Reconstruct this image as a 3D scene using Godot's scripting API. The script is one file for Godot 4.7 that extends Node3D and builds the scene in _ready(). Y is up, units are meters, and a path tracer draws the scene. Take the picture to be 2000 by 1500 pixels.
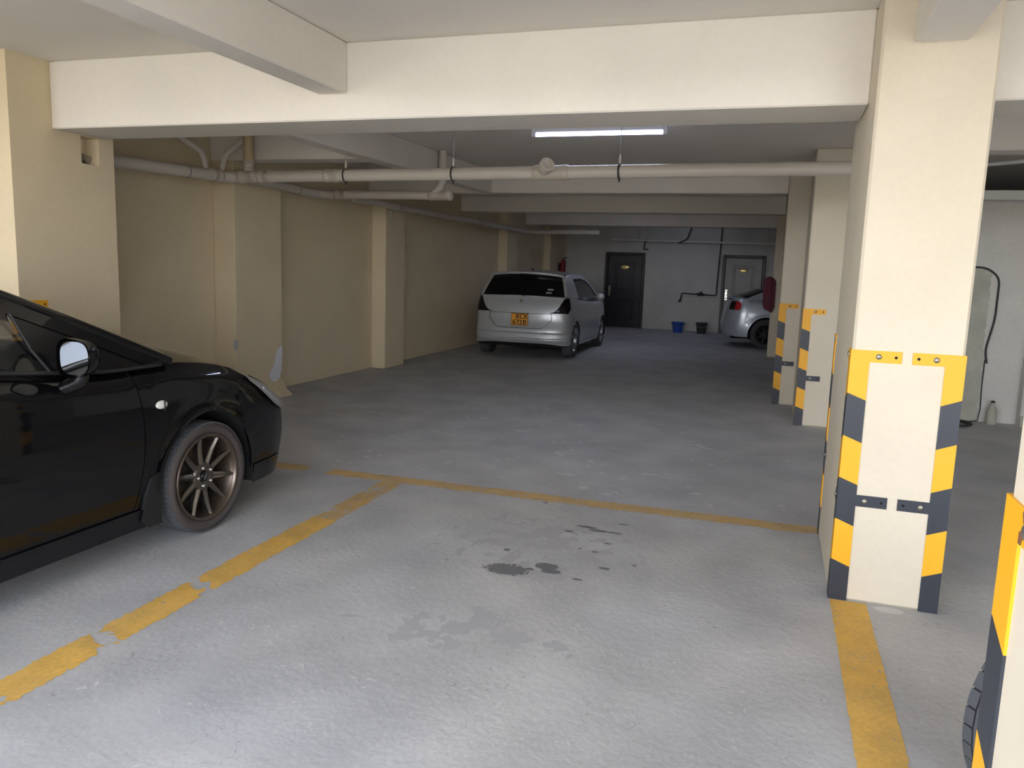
extends Node3D

var M := {}
var used := {}

# ---------------------------------------------------------------- small helpers
func c8(r, g, b) -> Color:
	return Color(r / 255.0, g / 255.0, b / 255.0)

func mat(key, col, rough = 0.6, metal = 0.0):
	var m := StandardMaterial3D.new()
	m.albedo_color = col
	m.roughness = rough
	m.metallic = metal
	m.resource_name = key
	M[key] = m
	return m

func numbered(parent, called) -> String:
	var k = str(parent.get_instance_id()) + "/" + called
	var n = used.get(k, 0)
	used[k] = n + 1
	return called if n == 0 else "%s_%03d" % [called, n]

func new_st(smooth = false) -> SurfaceTool:
	var st := SurfaceTool.new()
	st.begin(Mesh.PRIMITIVE_TRIANGLES)
	st.set_smooth_group(0 if smooth else -1)
	return st

func obj(called, st, m, parent = self):
	var o := MeshInstance3D.new()
	if st is SurfaceTool:
		st.generate_normals()
		o.mesh = st.commit()
	else:
		o.mesh = st
	o.material_override = M[m] if m is String else m
	o.name = numbered(parent, called)
	parent.add_child(o, true)
	return o

func tag(o, label, category, group = "", kind = ""):
	if label != "": o.set_meta("label", label)
	if category != "": o.set_meta("category", category)
	if group != "": o.set_meta("group", group)
	if kind != "": o.set_meta("kind", kind)
	return o

func thing(called, label, category, at = Vector3.ZERO, turn = 0.0, group = "", kind = ""):
	var o := Node3D.new()
	o.name = numbered(self, called)
	add_child(o, true)
	o.position = at
	o.rotation.y = turn
	return tag(o, label, category, group, kind)

func tri(st, a, b, c, out):
	if (b - a).cross(c - a).dot(out) > 0.0:
		st.add_vertex(a); st.add_vertex(c); st.add_vertex(b)
	else:
		st.add_vertex(a); st.add_vertex(b); st.add_vertex(c)

func poly(st, pts, out):
	for i in range(1, pts.size() - 1):
		tri(st, pts[0], pts[i], pts[i + 1], out)

# chamfered box
func bx(st, lo: Vector3, hi: Vector3, ch = 0.006):
	var c = (lo + hi) * 0.5
	var h = (hi - lo) * 0.5
	ch = min(ch, min(h.x, min(h.y, h.z)) * 0.9)
	var P = func(sx, sy, sz, ax):
		var v = Vector3(h.x - ch, h.y - ch, h.z - ch)
		v[ax] += ch
		return c + Vector3(v.x * sx, v.y * sy, v.z * sz)
	var S = [-1, 1]
	for s in S:
		for ax in 3:
			var q = []
			for k in [[-1, -1], [1, -1], [1, 1], [-1, 1]]:
				var sg = [0, 0, 0]
				sg[ax] = s; sg[(ax + 1) % 3] = k[0]; sg[(ax + 2) % 3] = k[1]
				q.append(P.call(sg[0], sg[1], sg[2], ax))
			var o = Vector3.ZERO; o[ax] = s
			poly(st, q, o)
	for ax in 3:
		var b = (ax + 1) % 3
		var d = (ax + 2) % 3
		for s1 in S:
			for s2 in S:
				var q = []
				for k in [[-1, b], [1, b], [1, d], [-1, d]]:
					var sg = [0, 0, 0]
					sg[ax] = k[0]; sg[b] = s1; sg[d] = s2
					q.append(P.call(sg[0], sg[1], sg[2], k[1]))
				var o = Vector3.ZERO; o[b] = s1; o[d] = s2
				poly(st, q, o)
	for sx in S:
		for sy in S:
			for sz in S:
				poly(st, [P.call(sx, sy, sz, 0), P.call(sx, sy, sz, 1), P.call(sx, sy, sz, 2)], Vector3(sx, sy, sz))

func box(called, lo, hi, m, parent = self, ch = 0.006):
	var st = new_st()
	bx(st, lo, hi, ch)
	return obj(called, st, m, parent)

# tube along points, smooth
func tube(st, pts, r, seg = 14, caps = true):
	var n = pts.size()
	var rings = []
	var up = Vector3.UP
	var d0 = (pts[1] - pts[0]).normalized()
	if absf(d0.dot(up)) > 0.9: up = Vector3.RIGHT
	var u = (up - d0 * up.dot(d0)).normalized()
	for i in n:
		var d
		if i == 0: d = d0
		elif i == n - 1: d = (pts[i] - pts[i - 1]).normalized()
		else: d = ((pts[i] - pts[i - 1]).normalized() + (pts[i + 1] - pts[i]).normalized()).normalized()
		u = (u - d * u.dot(d)).normalized()
		var v = d.cross(u)
		var rr = r[i] if r is Array else r
		var ring = []
		for k in seg:
			var a = TAU * k / seg
			ring.append(pts[i] + (u * cos(a) + v * sin(a)) * rr)
		rings.append(ring)
	for i in n - 1:
		for k in seg:
			var k2 = (k + 1) % seg
			var mid = (rings[i][k] + rings[i][k2]) * 0.5 - pts[i]
			tri(st, rings[i][k], rings[i][k2], rings[i + 1][k2], mid)
			tri(st, rings[i][k], rings[i + 1][k2], rings[i + 1][k], mid)
	if caps:
		st.set_smooth_group(-1)
		poly(st, rings[0], -d0)
		poly(st, rings[n - 1], (pts[n - 1] - pts[n - 2]))
		st.set_smooth_group(0)

# bend the corners of a path
func rounded(pts, rad, k = 5):
	var out = [pts[0]]
	for i in range(1, pts.size() - 1):
		var a = pts[i] + (pts[i - 1] - pts[i]).normalized() * rad
		var b = pts[i] + (pts[i + 1] - pts[i]).normalized() * rad
		for j in k + 1:
			var t = float(j) / k
			out.append(a.lerp(pts[i], t).lerp(pts[i].lerp(b, t), t))
	out.append(pts[-1])
	return out

# lathe: profile of Vector2(radius, along), round axis from origin
func lathe(st, o: Vector3, ax: Vector3, prof, seg = 32, flip = false):
	ax = ax.normalized()
	var up = Vector3.UP if absf(ax.y) < 0.9 else Vector3.RIGHT
	var u = (up - ax * up.dot(ax)).normalized()
	var v = ax.cross(u)
	for i in prof.size() - 1:
		var p = prof[i]
		var q = prof[i + 1]
		var nrm2 = Vector2(q.y - p.y, -(q.x - p.x))   # outward for a profile that runs along +axis outside
		if flip: nrm2 = -nrm2
		for k in seg:
			var a = TAU * k / seg
			var b = TAU * (k + 1) / seg
			var da = u * cos(a) + v * sin(a)
			var db = u * cos(b) + v * sin(b)
			var out = (da + db) * nrm2.x + ax * nrm2.y * 2.0
			var A = o + da * p.x + ax * p.y
			var B = o + db * p.x + ax * p.y
			var C = o + db * q.x + ax * q.y
			var D = o + da * q.x + ax * q.y
			if p.x > 1e-6: tri(st, A, B, C, out)
			if q.x > 1e-6: tri(st, A, C, D, out)

# extruded polygon: 2D points in (u, v), thickness along n from 0 to th
func prism(st, pts, o: Vector3, u: Vector3, v: Vector3, n: Vector3, th):
	var idx = Geometry2D.triangulate_polygon(PackedVector2Array(pts))
	var W = func(p, h): return o + u * p.x + v * p.y + n * h
	for i in range(0, idx.size(), 3):
		tri(st, W.call(pts[idx[i]], th), W.call(pts[idx[i + 1]], th), W.call(pts[idx[i + 2]], th), n)
		tri(st, W.call(pts[idx[i]], 0.0), W.call(pts[idx[i + 1]], 0.0), W.call(pts[idx[i + 2]], 0.0), -n)
	var area = 0.0
	for i in pts.size():
		var a = pts[i]
		var b = pts[(i + 1) % pts.size()]
		area += a.x * b.y - b.x * a.y
	for i in pts.size():
		var a = pts[i]
		var b = pts[(i + 1) % pts.size()]
		var e = b - a
		var o2 = Vector2(e.y, -e.x) * signf(area)
		var out = u * o2.x + v * o2.y
		poly(st, [W.call(a, 0.0), W.call(b, 0.0), W.call(b, th), W.call(a, th)], out)

func grid(st, rows, out_from: Vector3):
	for i in rows.size() - 1:
		for j in rows[i].size() - 1:
			var a = rows[i][j]; var b = rows[i][j + 1]; var c = rows[i + 1][j + 1]; var d = rows[i + 1][j]
			var out = (a + b + c + d) * 0.25 - out_from
			if out_from.x == INF: out = Vector3.UP
			tri(st, a, b, c, out)
			tri(st, a, c, d, out)

# flat irregular patch: marching squares on the plane o + u * a + v * b
func mask_mesh(st, f: Callable, a0, a1, b0, b1, cell, o, u, v, n):
	var na = int(ceil((a1 - a0) / cell))
	var nb = int(ceil((b1 - b0) / cell))
	var prev = []
	for i in na + 1: prev.append(f.call(a0 + i * cell, b0))
	for j in nb:
		var cur = []
		for i in na + 1: cur.append(f.call(a0 + i * cell, b0 + (j + 1) * cell))
		for i in na:
			var val = [prev[i], prev[i + 1], cur[i + 1], cur[i]]
			var pos = [Vector2(i, j), Vector2(i + 1, j), Vector2(i + 1, j + 1), Vector2(i, j + 1)]
			var q = []
			for k in 4:
				var k2 = (k + 1) % 4
				if val[k] > 0.0: q.append(pos[k])
				if (val[k] > 0.0) != (val[k2] > 0.0):
					q.append(pos[k].lerp(pos[k2], val[k] / (val[k] - val[k2])))
			if q.size() >= 3:
				var w = []
				for p in q: w.append(o + u * (a0 + p.x * cell) + v * (b0 + p.y * cell))
				poly(st, w, n)
		prev = cur

func noise(sd, freq, oct = 3, type = FastNoiseLite.TYPE_SIMPLEX_SMOOTH):
	var n := FastNoiseLite.new()
	n.seed = sd
	n.frequency = freq
	n.noise_type = type
	n.fractal_octaves = oct
	return n

# value of a table [[x, y], ...] at x, smooth cubic
func tab(T, x):
	var n = T.size()
	if x <= T[0][0]: return T[0][1]
	if x >= T[n - 1][0]: return T[n - 1][1]
	var i = 0
	while T[i + 1][0] < x: i += 1
	var x0 = T[i][0]; var x1 = T[i + 1][0]; var y0 = T[i][1]; var y1 = T[i + 1][1]
	var h = x1 - x0
	var d = (y1 - y0) / h
	var m0 = d
	var m1 = d
	if i > 0:
		var dp = (y0 - T[i - 1][1]) / (x0 - T[i - 1][0])
		m0 = 0.0 if dp * d <= 0.0 else 2.0 * dp * d / (dp + d)
	if i < n - 2:
		var dn = (T[i + 2][1] - y1) / (T[i + 2][0] - x1)
		m1 = 0.0 if dn * d <= 0.0 else 2.0 * dn * d / (dn + d)
	var t = (x - x0) / h
	return (2 * t * t * t - 3 * t * t + 1) * y0 + (t * t * t - 2 * t * t + t) * h * m0 + (-2 * t * t * t + 3 * t * t) * y1 + (t * t * t - t * t) * h * m1

# ---------------------------------------------------------------- textures
# a seamless picture: fine and coarse noise mixed round a base colour
func grain_tex(size, sd, base: Color, coarse_f, coarse_a, fine_f, fine_a, tint: Color, speck = 0.0, cracks = 0.0):
	var a = noise(sd, coarse_f, 4).get_seamless_image(size, size, false, false, 0.1, false)
	var b = noise(sd + 1, fine_f, 3).get_seamless_image(size, size, false, false, 0.1, false)
	var c = noise(sd + 2, coarse_f * 0.5, 2).get_seamless_image(size, size, false, false, 0.1, false)
	var d = noise(sd + 3, 0.008, 4).get_seamless_image(size, size, false, false, 0.1, false)
	var e = noise(sd + 4, 0.006, 3).get_seamless_image(size, size, false, false, 0.1, false)
	d.convert(Image.FORMAT_L8); e.convert(Image.FORMAT_L8)
	var dd = d.get_data(); var de = e.get_data()
	a.convert(Image.FORMAT_L8); b.convert(Image.FORMAT_L8); c.convert(Image.FORMAT_L8)
	var da = a.get_data(); var db = b.get_data(); var dc = c.get_data()
	var out = PackedByteArray()
	out.resize(size * size * 3)
	for i in size * size:
		var v = 1.0 + (da[i] / 127.5 - 1.0) * coarse_a + (db[i] / 127.5 - 1.0) * fine_a
		if speck > 0.0 and db[i] > 205: v += speck
		if speck > 0.0 and db[i] < 42: v -= speck * 1.4
		if cracks > 0.0 and de[i] > 138 and absi(dd[i] - 120) < 1: v -= cracks
		if cracks > 0.0 and de[i] < 110 and absi(dd[i] - 140) < 1: v += cracks * 0.5
		var t = dc[i] / 255.0
		out[i * 3] = clampi(int((base.r + (tint.r - base.r) * t) * v * 255.0), 0, 255)
		out[i * 3 + 1] = clampi(int((base.g + (tint.g - base.g) * t) * v * 255.0), 0, 255)
		out[i * 3 + 2] = clampi(int((base.b + (tint.b - base.b) * t) * v * 255.0), 0, 255)
	var im = Image.create_from_data(size, size, false, Image.FORMAT_RGB8, out)
	im.generate_mipmaps()
	return ImageTexture.create_from_image(im)

func tri_tex(m, tex, metres):
	m.albedo_color = Color.WHITE
	m.albedo_texture = tex
	m.uv1_triplanar = true
	m.uv1_world_triplanar = true
	m.uv1_scale = Vector3.ONE / metres

func bump(m, sd, freq, depth, metres, size = 512):
	var im = noise(sd, freq, 4).get_seamless_image(size, size, false, false, 0.1, true)
	im.bump_map_to_normal_map(depth)
	var nt := ImageTexture.create_from_image(im)
	m.normal_enabled = true
	m.normal_texture = nt
	m.uv1_triplanar = true
	m.uv1_world_triplanar = true
	m.uv1_scale = Vector3.ONE / metres

func make_materials():
	var m = mat("concrete", Color.WHITE, 0.82)
	tri_tex(m, grain_tex(1536, 11, c8(190, 188, 184), 0.0037, 0.09, 0.12, 0.035, c8(176, 177, 180), 0.03, 0.16), 4.3)
	bump(m, 12, 0.08, 0.35, 4.3, 1024)
	m = mat("cream", Color.WHITE, 0.75)
	tri_tex(m, grain_tex(512, 21, c8(220, 204, 172), 0.008, 0.018, 0.1, 0.012, c8(216, 199, 166)), 2.6)
	bump(m, 22, 0.03, 0.35, 2.6)
	m = mat("column_paint", Color.WHITE, 0.7)
	tri_tex(m, grain_tex(512, 25, c8(212, 201, 180), 0.008, 0.018, 0.1, 0.012, c8(208, 196, 172)), 2.3)
	bump(m, 26, 0.03, 0.3, 2.3)
	m = mat("offwhite", Color.WHITE, 0.8)
	tri_tex(m, grain_tex(512, 31, c8(228, 220, 208), 0.008, 0.015, 0.1, 0.01, c8(222, 216, 206)), 3.1)
	bump(m, 32, 0.03, 0.35, 3.1)
	m = mat("greywall", Color.WHITE, 0.85)
	tri_tex(m, grain_tex(512, 41, c8(206, 202, 194), 0.01, 0.04, 0.1, 0.02, c8(196, 194, 188)), 3.7)
	m = mat("plaster", Color.WHITE, 0.9)
	tri_tex(m, grain_tex(512, 51, c8(176, 175, 164), 0.012, 0.09, 0.1, 0.03, c8(166, 164, 150)), 1.9)
	m = mat("yellow_paint", Color.WHITE, 0.8)
	tri_tex(m, grain_tex(512, 61, c8(226, 178, 84), 0.012, 0.08, 0.1, 0.06, c8(214, 174, 100), 0.05), 1.4)
	m = mat("faded_yellow", Color.WHITE, 0.85)
	tri_tex(m, grain_tex(512, 66, c8(204, 166, 104), 0.012, 0.08, 0.1, 0.06, c8(192, 168, 128), 0.05), 1.4)
	m = mat("ground", Color.WHITE, 0.9)
	tri_tex(m, grain_tex(512, 71, c8(198, 186, 162), 0.01, 0.08, 0.1, 0.05, c8(188, 175, 150)), 3.0)
	mat("stain", c8(116, 116, 119), 0.6)
	mat("stain_pale", c8(174, 173, 174), 0.85)
	mat("dust", c8(202, 200, 197), 0.9)
	mat("guard_yellow", c8(236, 170, 20), 0.5)
	mat("guard_black", c8(46, 50, 58), 0.45)
	mat("steel", c8(150, 146, 135), 0.4, 0.8)
	mat("hole_shade", c8(20, 18, 16), 0.9)
	mat("rust", c8(120, 76, 48), 0.9)
	mat("pvc", c8(205, 196, 184), 0.4)
	mat("pvc_joint", c8(196, 186, 172), 0.45)
	mat("pipe_beige", c8(196, 172, 138), 0.5)
	mat("rod", c8(165, 162, 158), 0.45, 0.6)
	mat("primer", c8(226, 228, 234), 0.75)
	mat("lamp_body", c8(215, 215, 220), 0.5)
	m = mat("tube_glow", c8(240, 242, 255), 0.4)
	m.emission_enabled = true
	m.emission = Color(0.80, 0.84, 1.0)
	m.emission_energy_multiplier = 7.0
	m = mat("black_paint", c8(9, 9, 11), 0.5)
	m.metallic_specular = 0.12
	m.clearcoat_enabled = true; m.clearcoat = 0.85; m.clearcoat_roughness = 0.04
	m = mat("silver_paint", c8(194, 196, 197), 0.34, 0.35)
	m.clearcoat_enabled = true; m.clearcoat = 0.8; m.clearcoat_roughness = 0.08
	m = mat("grey_paint", c8(178, 184, 190), 0.36, 0.35)
	m.clearcoat_enabled = true; m.clearcoat = 0.8; m.clearcoat_roughness = 0.08
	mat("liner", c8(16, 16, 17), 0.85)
	mat("black_plastic", c8(24, 24, 26), 0.5)
	mat("black_gloss", c8(12, 12, 14), 0.18)
	m = mat("tyre_rubber", c8(78, 80, 84), 0.85)
	mat("tyre_side", c8(70, 64, 61), 0.8)
	mat("gunmetal", c8(112, 107, 100), 0.27, 0.9)
	mat("rim_lip", c8(112, 100, 90), 0.35, 0.85)
	mat("alloy", c8(170, 172, 176), 0.3, 0.9)
	mat("disc", c8(96, 84, 74), 0.5, 0.7)
	mat("chrome", c8(220, 220, 222), 0.12, 1.0)
	mat("mirror_glass", c8(225, 228, 230), 0.02, 1.0)
	m = mat("car_glass", Color(0.10, 0.11, 0.11, 0.55), 0.03)
	m.transparency = BaseMaterial3D.TRANSPARENCY_ALPHA
	m = mat("dark_glass", c8(14, 13, 16), 0.06)
	m = mat("lens", Color(0.85, 0.87, 0.9, 0.22), 0.03)
	m.transparency = BaseMaterial3D.TRANSPARENCY_ALPHA
	mat("lamp_reflector", c8(176, 172, 168), 0.35, 0.3)
	mat("smoked_lens", c8(22, 18, 20), 0.12)
	mat("red_lens", c8(196, 40, 44), 0.15)
	mat("white_lens", c8(214, 212, 206), 0.2)
	mat("plate_yellow", c8(236, 160, 44), 0.5)
	mat("ink", c8(40, 26, 12), 0.7)
	mat("sticker", c8(150, 148, 150), 0.7)
	mat("door_black", c8(40, 40, 44), 0.35)
	mat("door_frame", c8(44, 38, 38), 0.4)
	mat("door_grey", c8(72, 68, 69), 0.32, 0.1)
	mat("white_pipe", c8(228, 228, 226), 0.45)
	mat("brass", c8(252, 226, 150), 0.3, 0.6)
	mat("bright_steel", c8(215, 212, 205), 0.25, 0.9)
	mat("iron", c8(52, 50, 52), 0.6, 0.3)
	mat("galv", c8(200, 200, 196), 0.5, 0.15)
	mat("blue_plastic", c8(44, 88, 178), 0.45)
	mat("black_bucket", c8(62, 62, 58), 0.5)
	mat("red_metal", c8(150, 34, 30), 0.4)
	mat("maroon_cloth", c8(104, 52, 62), 0.95)
	mat("cable", c8(34, 34, 38), 0.6)
	mat("seat_cloth", c8(46, 44, 44), 0.95)
	mat("niche_dark", c8(86, 76, 64), 0.95)
	mat("lump", c8(150, 140, 122), 0.95)

# ---------------------------------------------------------------- scene
func _ready():
	# camera
	var cam := Camera3D.new()
	cam.name = "camera"
	add_child(cam)
	cam.position = Vector3(0, 1.55, 0)
	cam.rotation_degrees = Vector3(-8.445, 18.123, 1.846)
	cam.fov = 51.87
	cam.near = 0.05
	cam.far = 200.0
	cam.current = true
	# sky, sun, exposure
	var we := WorldEnvironment.new()
	we.name = "environment"
	add_child(we)
	var env := Environment.new()
	we.environment = env
	var sky := Sky.new()
	var sm := ProceduralSkyMaterial.new()
	sm.sky_top_color = Color(0.64, 0.71, 0.83)
	sm.sky_horizon_color = Color(0.97, 0.975, 0.99)
	sm.ground_bottom_color = Color(0.5, 0.46, 0.4)
	sm.ground_horizon_color = Color(0.75, 0.74, 0.72)
	sm.sky_curve = 0.2
	sm.sky_energy_multiplier = 2.4
	sky.sky_material = sm
	env.background_mode = Environment.BG_SKY
	env.sky = sky
	env.tonemap_mode = Environment.TONE_MAPPER_LINEAR
	env.tonemap_exposure = 1.9
	env.sdfgi_enabled = true
	env.ssao_enabled = true
	env.ssil_enabled = true
	var sun := DirectionalLight3D.new()
	sun.name = "sun"
	add_child(sun)
	sun.look_at_from_position(Vector3.ZERO, Vector3(-0.5, -1.0, -0.12))
	sun.light_energy = 1.5
	sun.light_color = Color(1.0, 0.95, 0.86)
	sun.light_angular_distance = 0.6
	sun.shadow_enabled = true

	make_materials()
	build_shell()
	build_columns()
	build_guards()
	build_pipes()
	build_lamps()
	build_far_end()
	build_right_bay()
	build_floor_marks()
	build_black_car()
	build_hatchback()
	build_sedan()
	build_tyre()

const CEIL := 2.82
const MOUTH := 2.6     # z of the open front edge of the slab

func struct(called, lo, hi, m, label = "", ch = 0.008):
	var o = box(called, lo, hi, m, self, ch)
	o.set_meta("kind", "structure")
	if label != "": o.set_meta("label", label)
	return o

func build_shell():
	struct("floor", Vector3(-6.0, -0.25, -21.9), Vector3(6.0, 0.0, 3.0), "concrete", "grey concrete garage floor with scuffs", 0.001)
	struct("ground", Vector3(-20, -0.3, 3.0), Vector3(20, -0.02, 16), "ground", "sunlit paved yard outside the garage mouth", 0.001)
	struct("ground_side", Vector3(-20, -0.3, -10), Vector3(-6.0, -0.02, 3.0), "ground", "paved yard beside the garage", 0.001)
	struct("wall_yard_bounce", Vector3(-20, -0.02, 13.0), Vector3(20, 1.8, 13.3), "cream", "unseen cream wall added across the yard to bounce light")  # added out of view to bounce light into the garage
	# ceiling slab with a shaft added by the left wall to give a dark opening
	var cs := CSGCombiner3D.new()
	cs.name = "ceiling"
	add_child(cs)
	cs.material_override = M.offwhite
	for q in [[Vector3(-6.0, CEIL, -21.9), Vector3(6.0, CEIL + 0.3, MOUTH), 0], [Vector3(-5.8, CEIL + 0.2, -10.5), Vector3(-4.7, CEIL + 1.5, -9.15), 0], [Vector3(-5.6, CEIL - 0.1, -10.28), Vector3(-4.9, CEIL + 1.4, -9.35), 2]]:
		var cb := CSGBox3D.new()
		cb.name = ["slab", "shaft_housing", "shaft_cut"][cs.get_child_count()]
		cb.size = q[1] - q[0]
		cb.position = (q[0] + q[1]) * 0.5
		cb.operation = CSGShape3D.OPERATION_SUBTRACTION if q[2] == 2 else CSGShape3D.OPERATION_UNION
		cb.material = M.offwhite
		cs.add_child(cb)
	cs.set_meta("kind", "structure")
	cs.set_meta("label", "off-white painted ceiling slab")
	struct("wall_left", Vector3(-6.0, 0, -21.7), Vector3(-5.62, CEIL, -1.0), "cream", "cream painted long side wall")
	struct("wall_right", Vector3(5.6, 0, -21.7), Vector3(6.0, CEIL, MOUTH), "greywall")
	struct("wall_back", Vector3(-5.62, 0, -21.9), Vector3(5.6, CEIL, -21.5), "greywall", "grey-white end wall with two doors")
	struct("wall_partition", Vector3(0.95, 0, -10.1), Vector3(5.6, 2.43, -9.9), "greywall", "grey-white cross wall behind the striped columns")
	# beams
	struct("ceiling_beam", Vector3(-4.77, 2.38, -4.75), Vector3(0.36, CEIL, -4.3), "offwhite", "deep white cross beam between the columns")
	struct("ceiling_beam", Vector3(0.83, 2.38, -4.75), Vector3(5.6, CEIL, -4.3), "offwhite")
	struct("ceiling_beam", Vector3(-2.68, 2.53, -4.3), Vector3(-2.49, CEIL, MOUTH), "offwhite", "narrow white beam running out towards the garage mouth")
	struct("ceiling_beam", Vector3(0.49, 2.57, -3.98), Vector3(0.71, CEIL, MOUTH), "offwhite", "short white beam ending on the striped column")
	struct("ceiling_beam", Vector3(-5.62, 2.53, -7.2), Vector3(-3.92, CEIL, -6.95), "offwhite")
	struct("ceiling_beam", Vector3(0.83, 2.53, -7.2), Vector3(5.6, CEIL, -6.95), "offwhite")
	struct("ceiling_beam", Vector3(-3.92, 2.53, -10.3), Vector3(-3.75, CEIL, -4.75), "offwhite", "narrow white beam along the drain pipes")
	struct("ceiling_beam", Vector3(-5.62, 2.53, -10.6), Vector3(0.06, CEIL, -10.3), "offwhite")
	struct("ceiling_beam", Vector3(-5.62, 2.53, -14.1), Vector3(0.06, CEIL, -13.8), "offwhite")
	struct("ceiling_beam", Vector3(-5.62, 2.53, -18.1), Vector3(0.0, CEIL, -17.8), "offwhite")

func build_columns():
	# left column with a broken-out niche: a tree of booleans
	var cc := CSGCombiner3D.new()
	cc.name = "column"
	used[str(get_instance_id()) + "/column"] = 1
	add_child(cc)
	cc.material_override = M.cream
	var b := CSGBox3D.new(); b.name = "shaft"
	b.size = Vector3(0.85, CEIL, 0.85); b.position = Vector3(-5.195, CEIL / 2, -4.405)
	b.material = M.cream
	cc.add_child(b)
	var h := CSGBox3D.new(); h.name = "niche_cut"; h.operation = CSGShape3D.OPERATION_SUBTRACTION
	h.size = Vector3(0.24, 0.19, 0.155); h.position = Vector3(-4.77, 2.278, -4.615)
	h.material = M.cream
	cc.add_child(h)
	cc.set_meta("kind", "structure")
	cc.set_meta("label", "cream column beside the black car, broken out near its top")
	var st = new_st(true)
	for k in 5:
		var rr = noise(80 + k, 1.0)
		var at = Vector3(-4.85 - 0.01 * k, 2.215 + 0.012 * (k % 3), -4.67 + 0.028 * k)
		var prof = []
		for j in 7: prof.append(Vector2(0.035 * sin(PI * j / 6.0) * (1.0 + 0.3 * rr.get_noise_1d(j * 3)), 0.05 * (j / 6.0 - 0.3)))
		lathe(st, at, Vector3(0.3 * (k - 2), 1, 0.2), prof, 9)
	tag(obj("mortar_rubble", st, "lump"), "crumbled mortar inside the niche of the cream column", "mortar")
	struct("column", Vector3(0.36, 0, -5.06), Vector3(0.83, CEIL, -3.98), "column_paint", "wide cream column with striped guards by the yellow bay line", 0.012)
	struct("column", Vector3(0.29, 0, -9.7), Vector3(0.77, CEIL, -8.68), "column_paint", "", 0.012)
	struct("column", Vector3(0.06, 0, -11.0), Vector3(0.54, CEIL, -10.0), "column_paint", "", 0.012)
	struct("column", Vector3(-0.07, 0, -16.7), Vector3(0.41, CEIL, -15.8), "column_paint", "", 0.012)
	struct("column", Vector3(0.378, 0, -1.4), Vector3(0.84, CEIL, -0.35), "column_paint", "", 0.012)
	# pilasters along the left wall
	var z = [[-7.8, -6.98, -5.36], [-11.05, -10.42, -5.4], [-16.6, -15.95, -5.42], [-20.0, -19.4, -5.45]]
	for i in 4:
		struct("pilaster", Vector3(-5.62, 0, z[i][0]), Vector3(z[i][2], CEIL, z[i][1]), "cream", "", 0.006)
	# peeled paint on the first pilaster, flared mortar at its foot
	var n1 = noise(5, 9.0)
	var st2 = new_st()
	var pts = [Vector2(-7.795, 0.56), Vector2(-7.70, 0.53), Vector2(-7.62, 0.34), Vector2(-7.53, 0.26), Vector2(-7.60, 0.16), Vector2(-7.66, 0.12), Vector2(-7.74, 0.20), Vector2(-7.78, 0.30)]
	var pg = PackedVector2Array(pts)
	var f = func(a, b2):
		var p = Vector2(a + 0.03 * n1.get_noise_2d(a * 3, b2 * 3), b2 + 0.04 * n1.get_noise_2d(b2 * 3 + 9, a * 3))
		return 1.0 if Geometry2D.is_point_in_polygon(p, pg) else -1.0
	mask_mesh(st2, f, -7.85, -7.45, 0.05, 0.62, 0.012, Vector3(-5.3585, 0, 0), Vector3(0, 0, 1), Vector3(0, 1, 0), Vector3(1, 0, 0))
	tag(obj("bare_plaster_patch", st2, "primer"), "pale bare patch where paint peeled low on the pilaster", "paint patch")
	var st3 = new_st()
	prism(st3, [Vector2(0, 0.70), Vector2(0.03, 0.69), Vector2(0.04, 0.62), Vector2(0.02, 0.57), Vector2(0, 0.58)], Vector3(-5.36, 0, -6.979), Vector3(-1, 0, 0), Vector3(0, 1, 0), Vector3(0, 0, 1), 0.0015)
	prism(st3, [Vector2(0, 0.70), Vector2(0.02, 0.68), Vector2(0.025, 0.60), Vector2(0, 0.58)], Vector3(-5.3595, 0, -6.98), Vector3(0, 0, -1), Vector3(0, 1, 0), Vector3(1, 0, 0), 0.0015)
	tag(obj("paint_chip", st3, "stain_pale"), "small grey chip on the lit corner of the pilaster", "paint chip")
	var st4 = new_st()
	prism(st4, [Vector2(0, 0), Vector2(0.14, 0), Vector2(0.06, 0.06), Vector2(0, 0.17)], Vector3(-5.36, 0, -7.8), Vector3(1, 0, 0), Vector3(0, 1, 0), Vector3(0, 0, 1), 0.2)
	tag(obj("mortar_fillet", st4, "cream"), "flared mortar foot at the base of the pilaster", "mortar")

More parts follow.
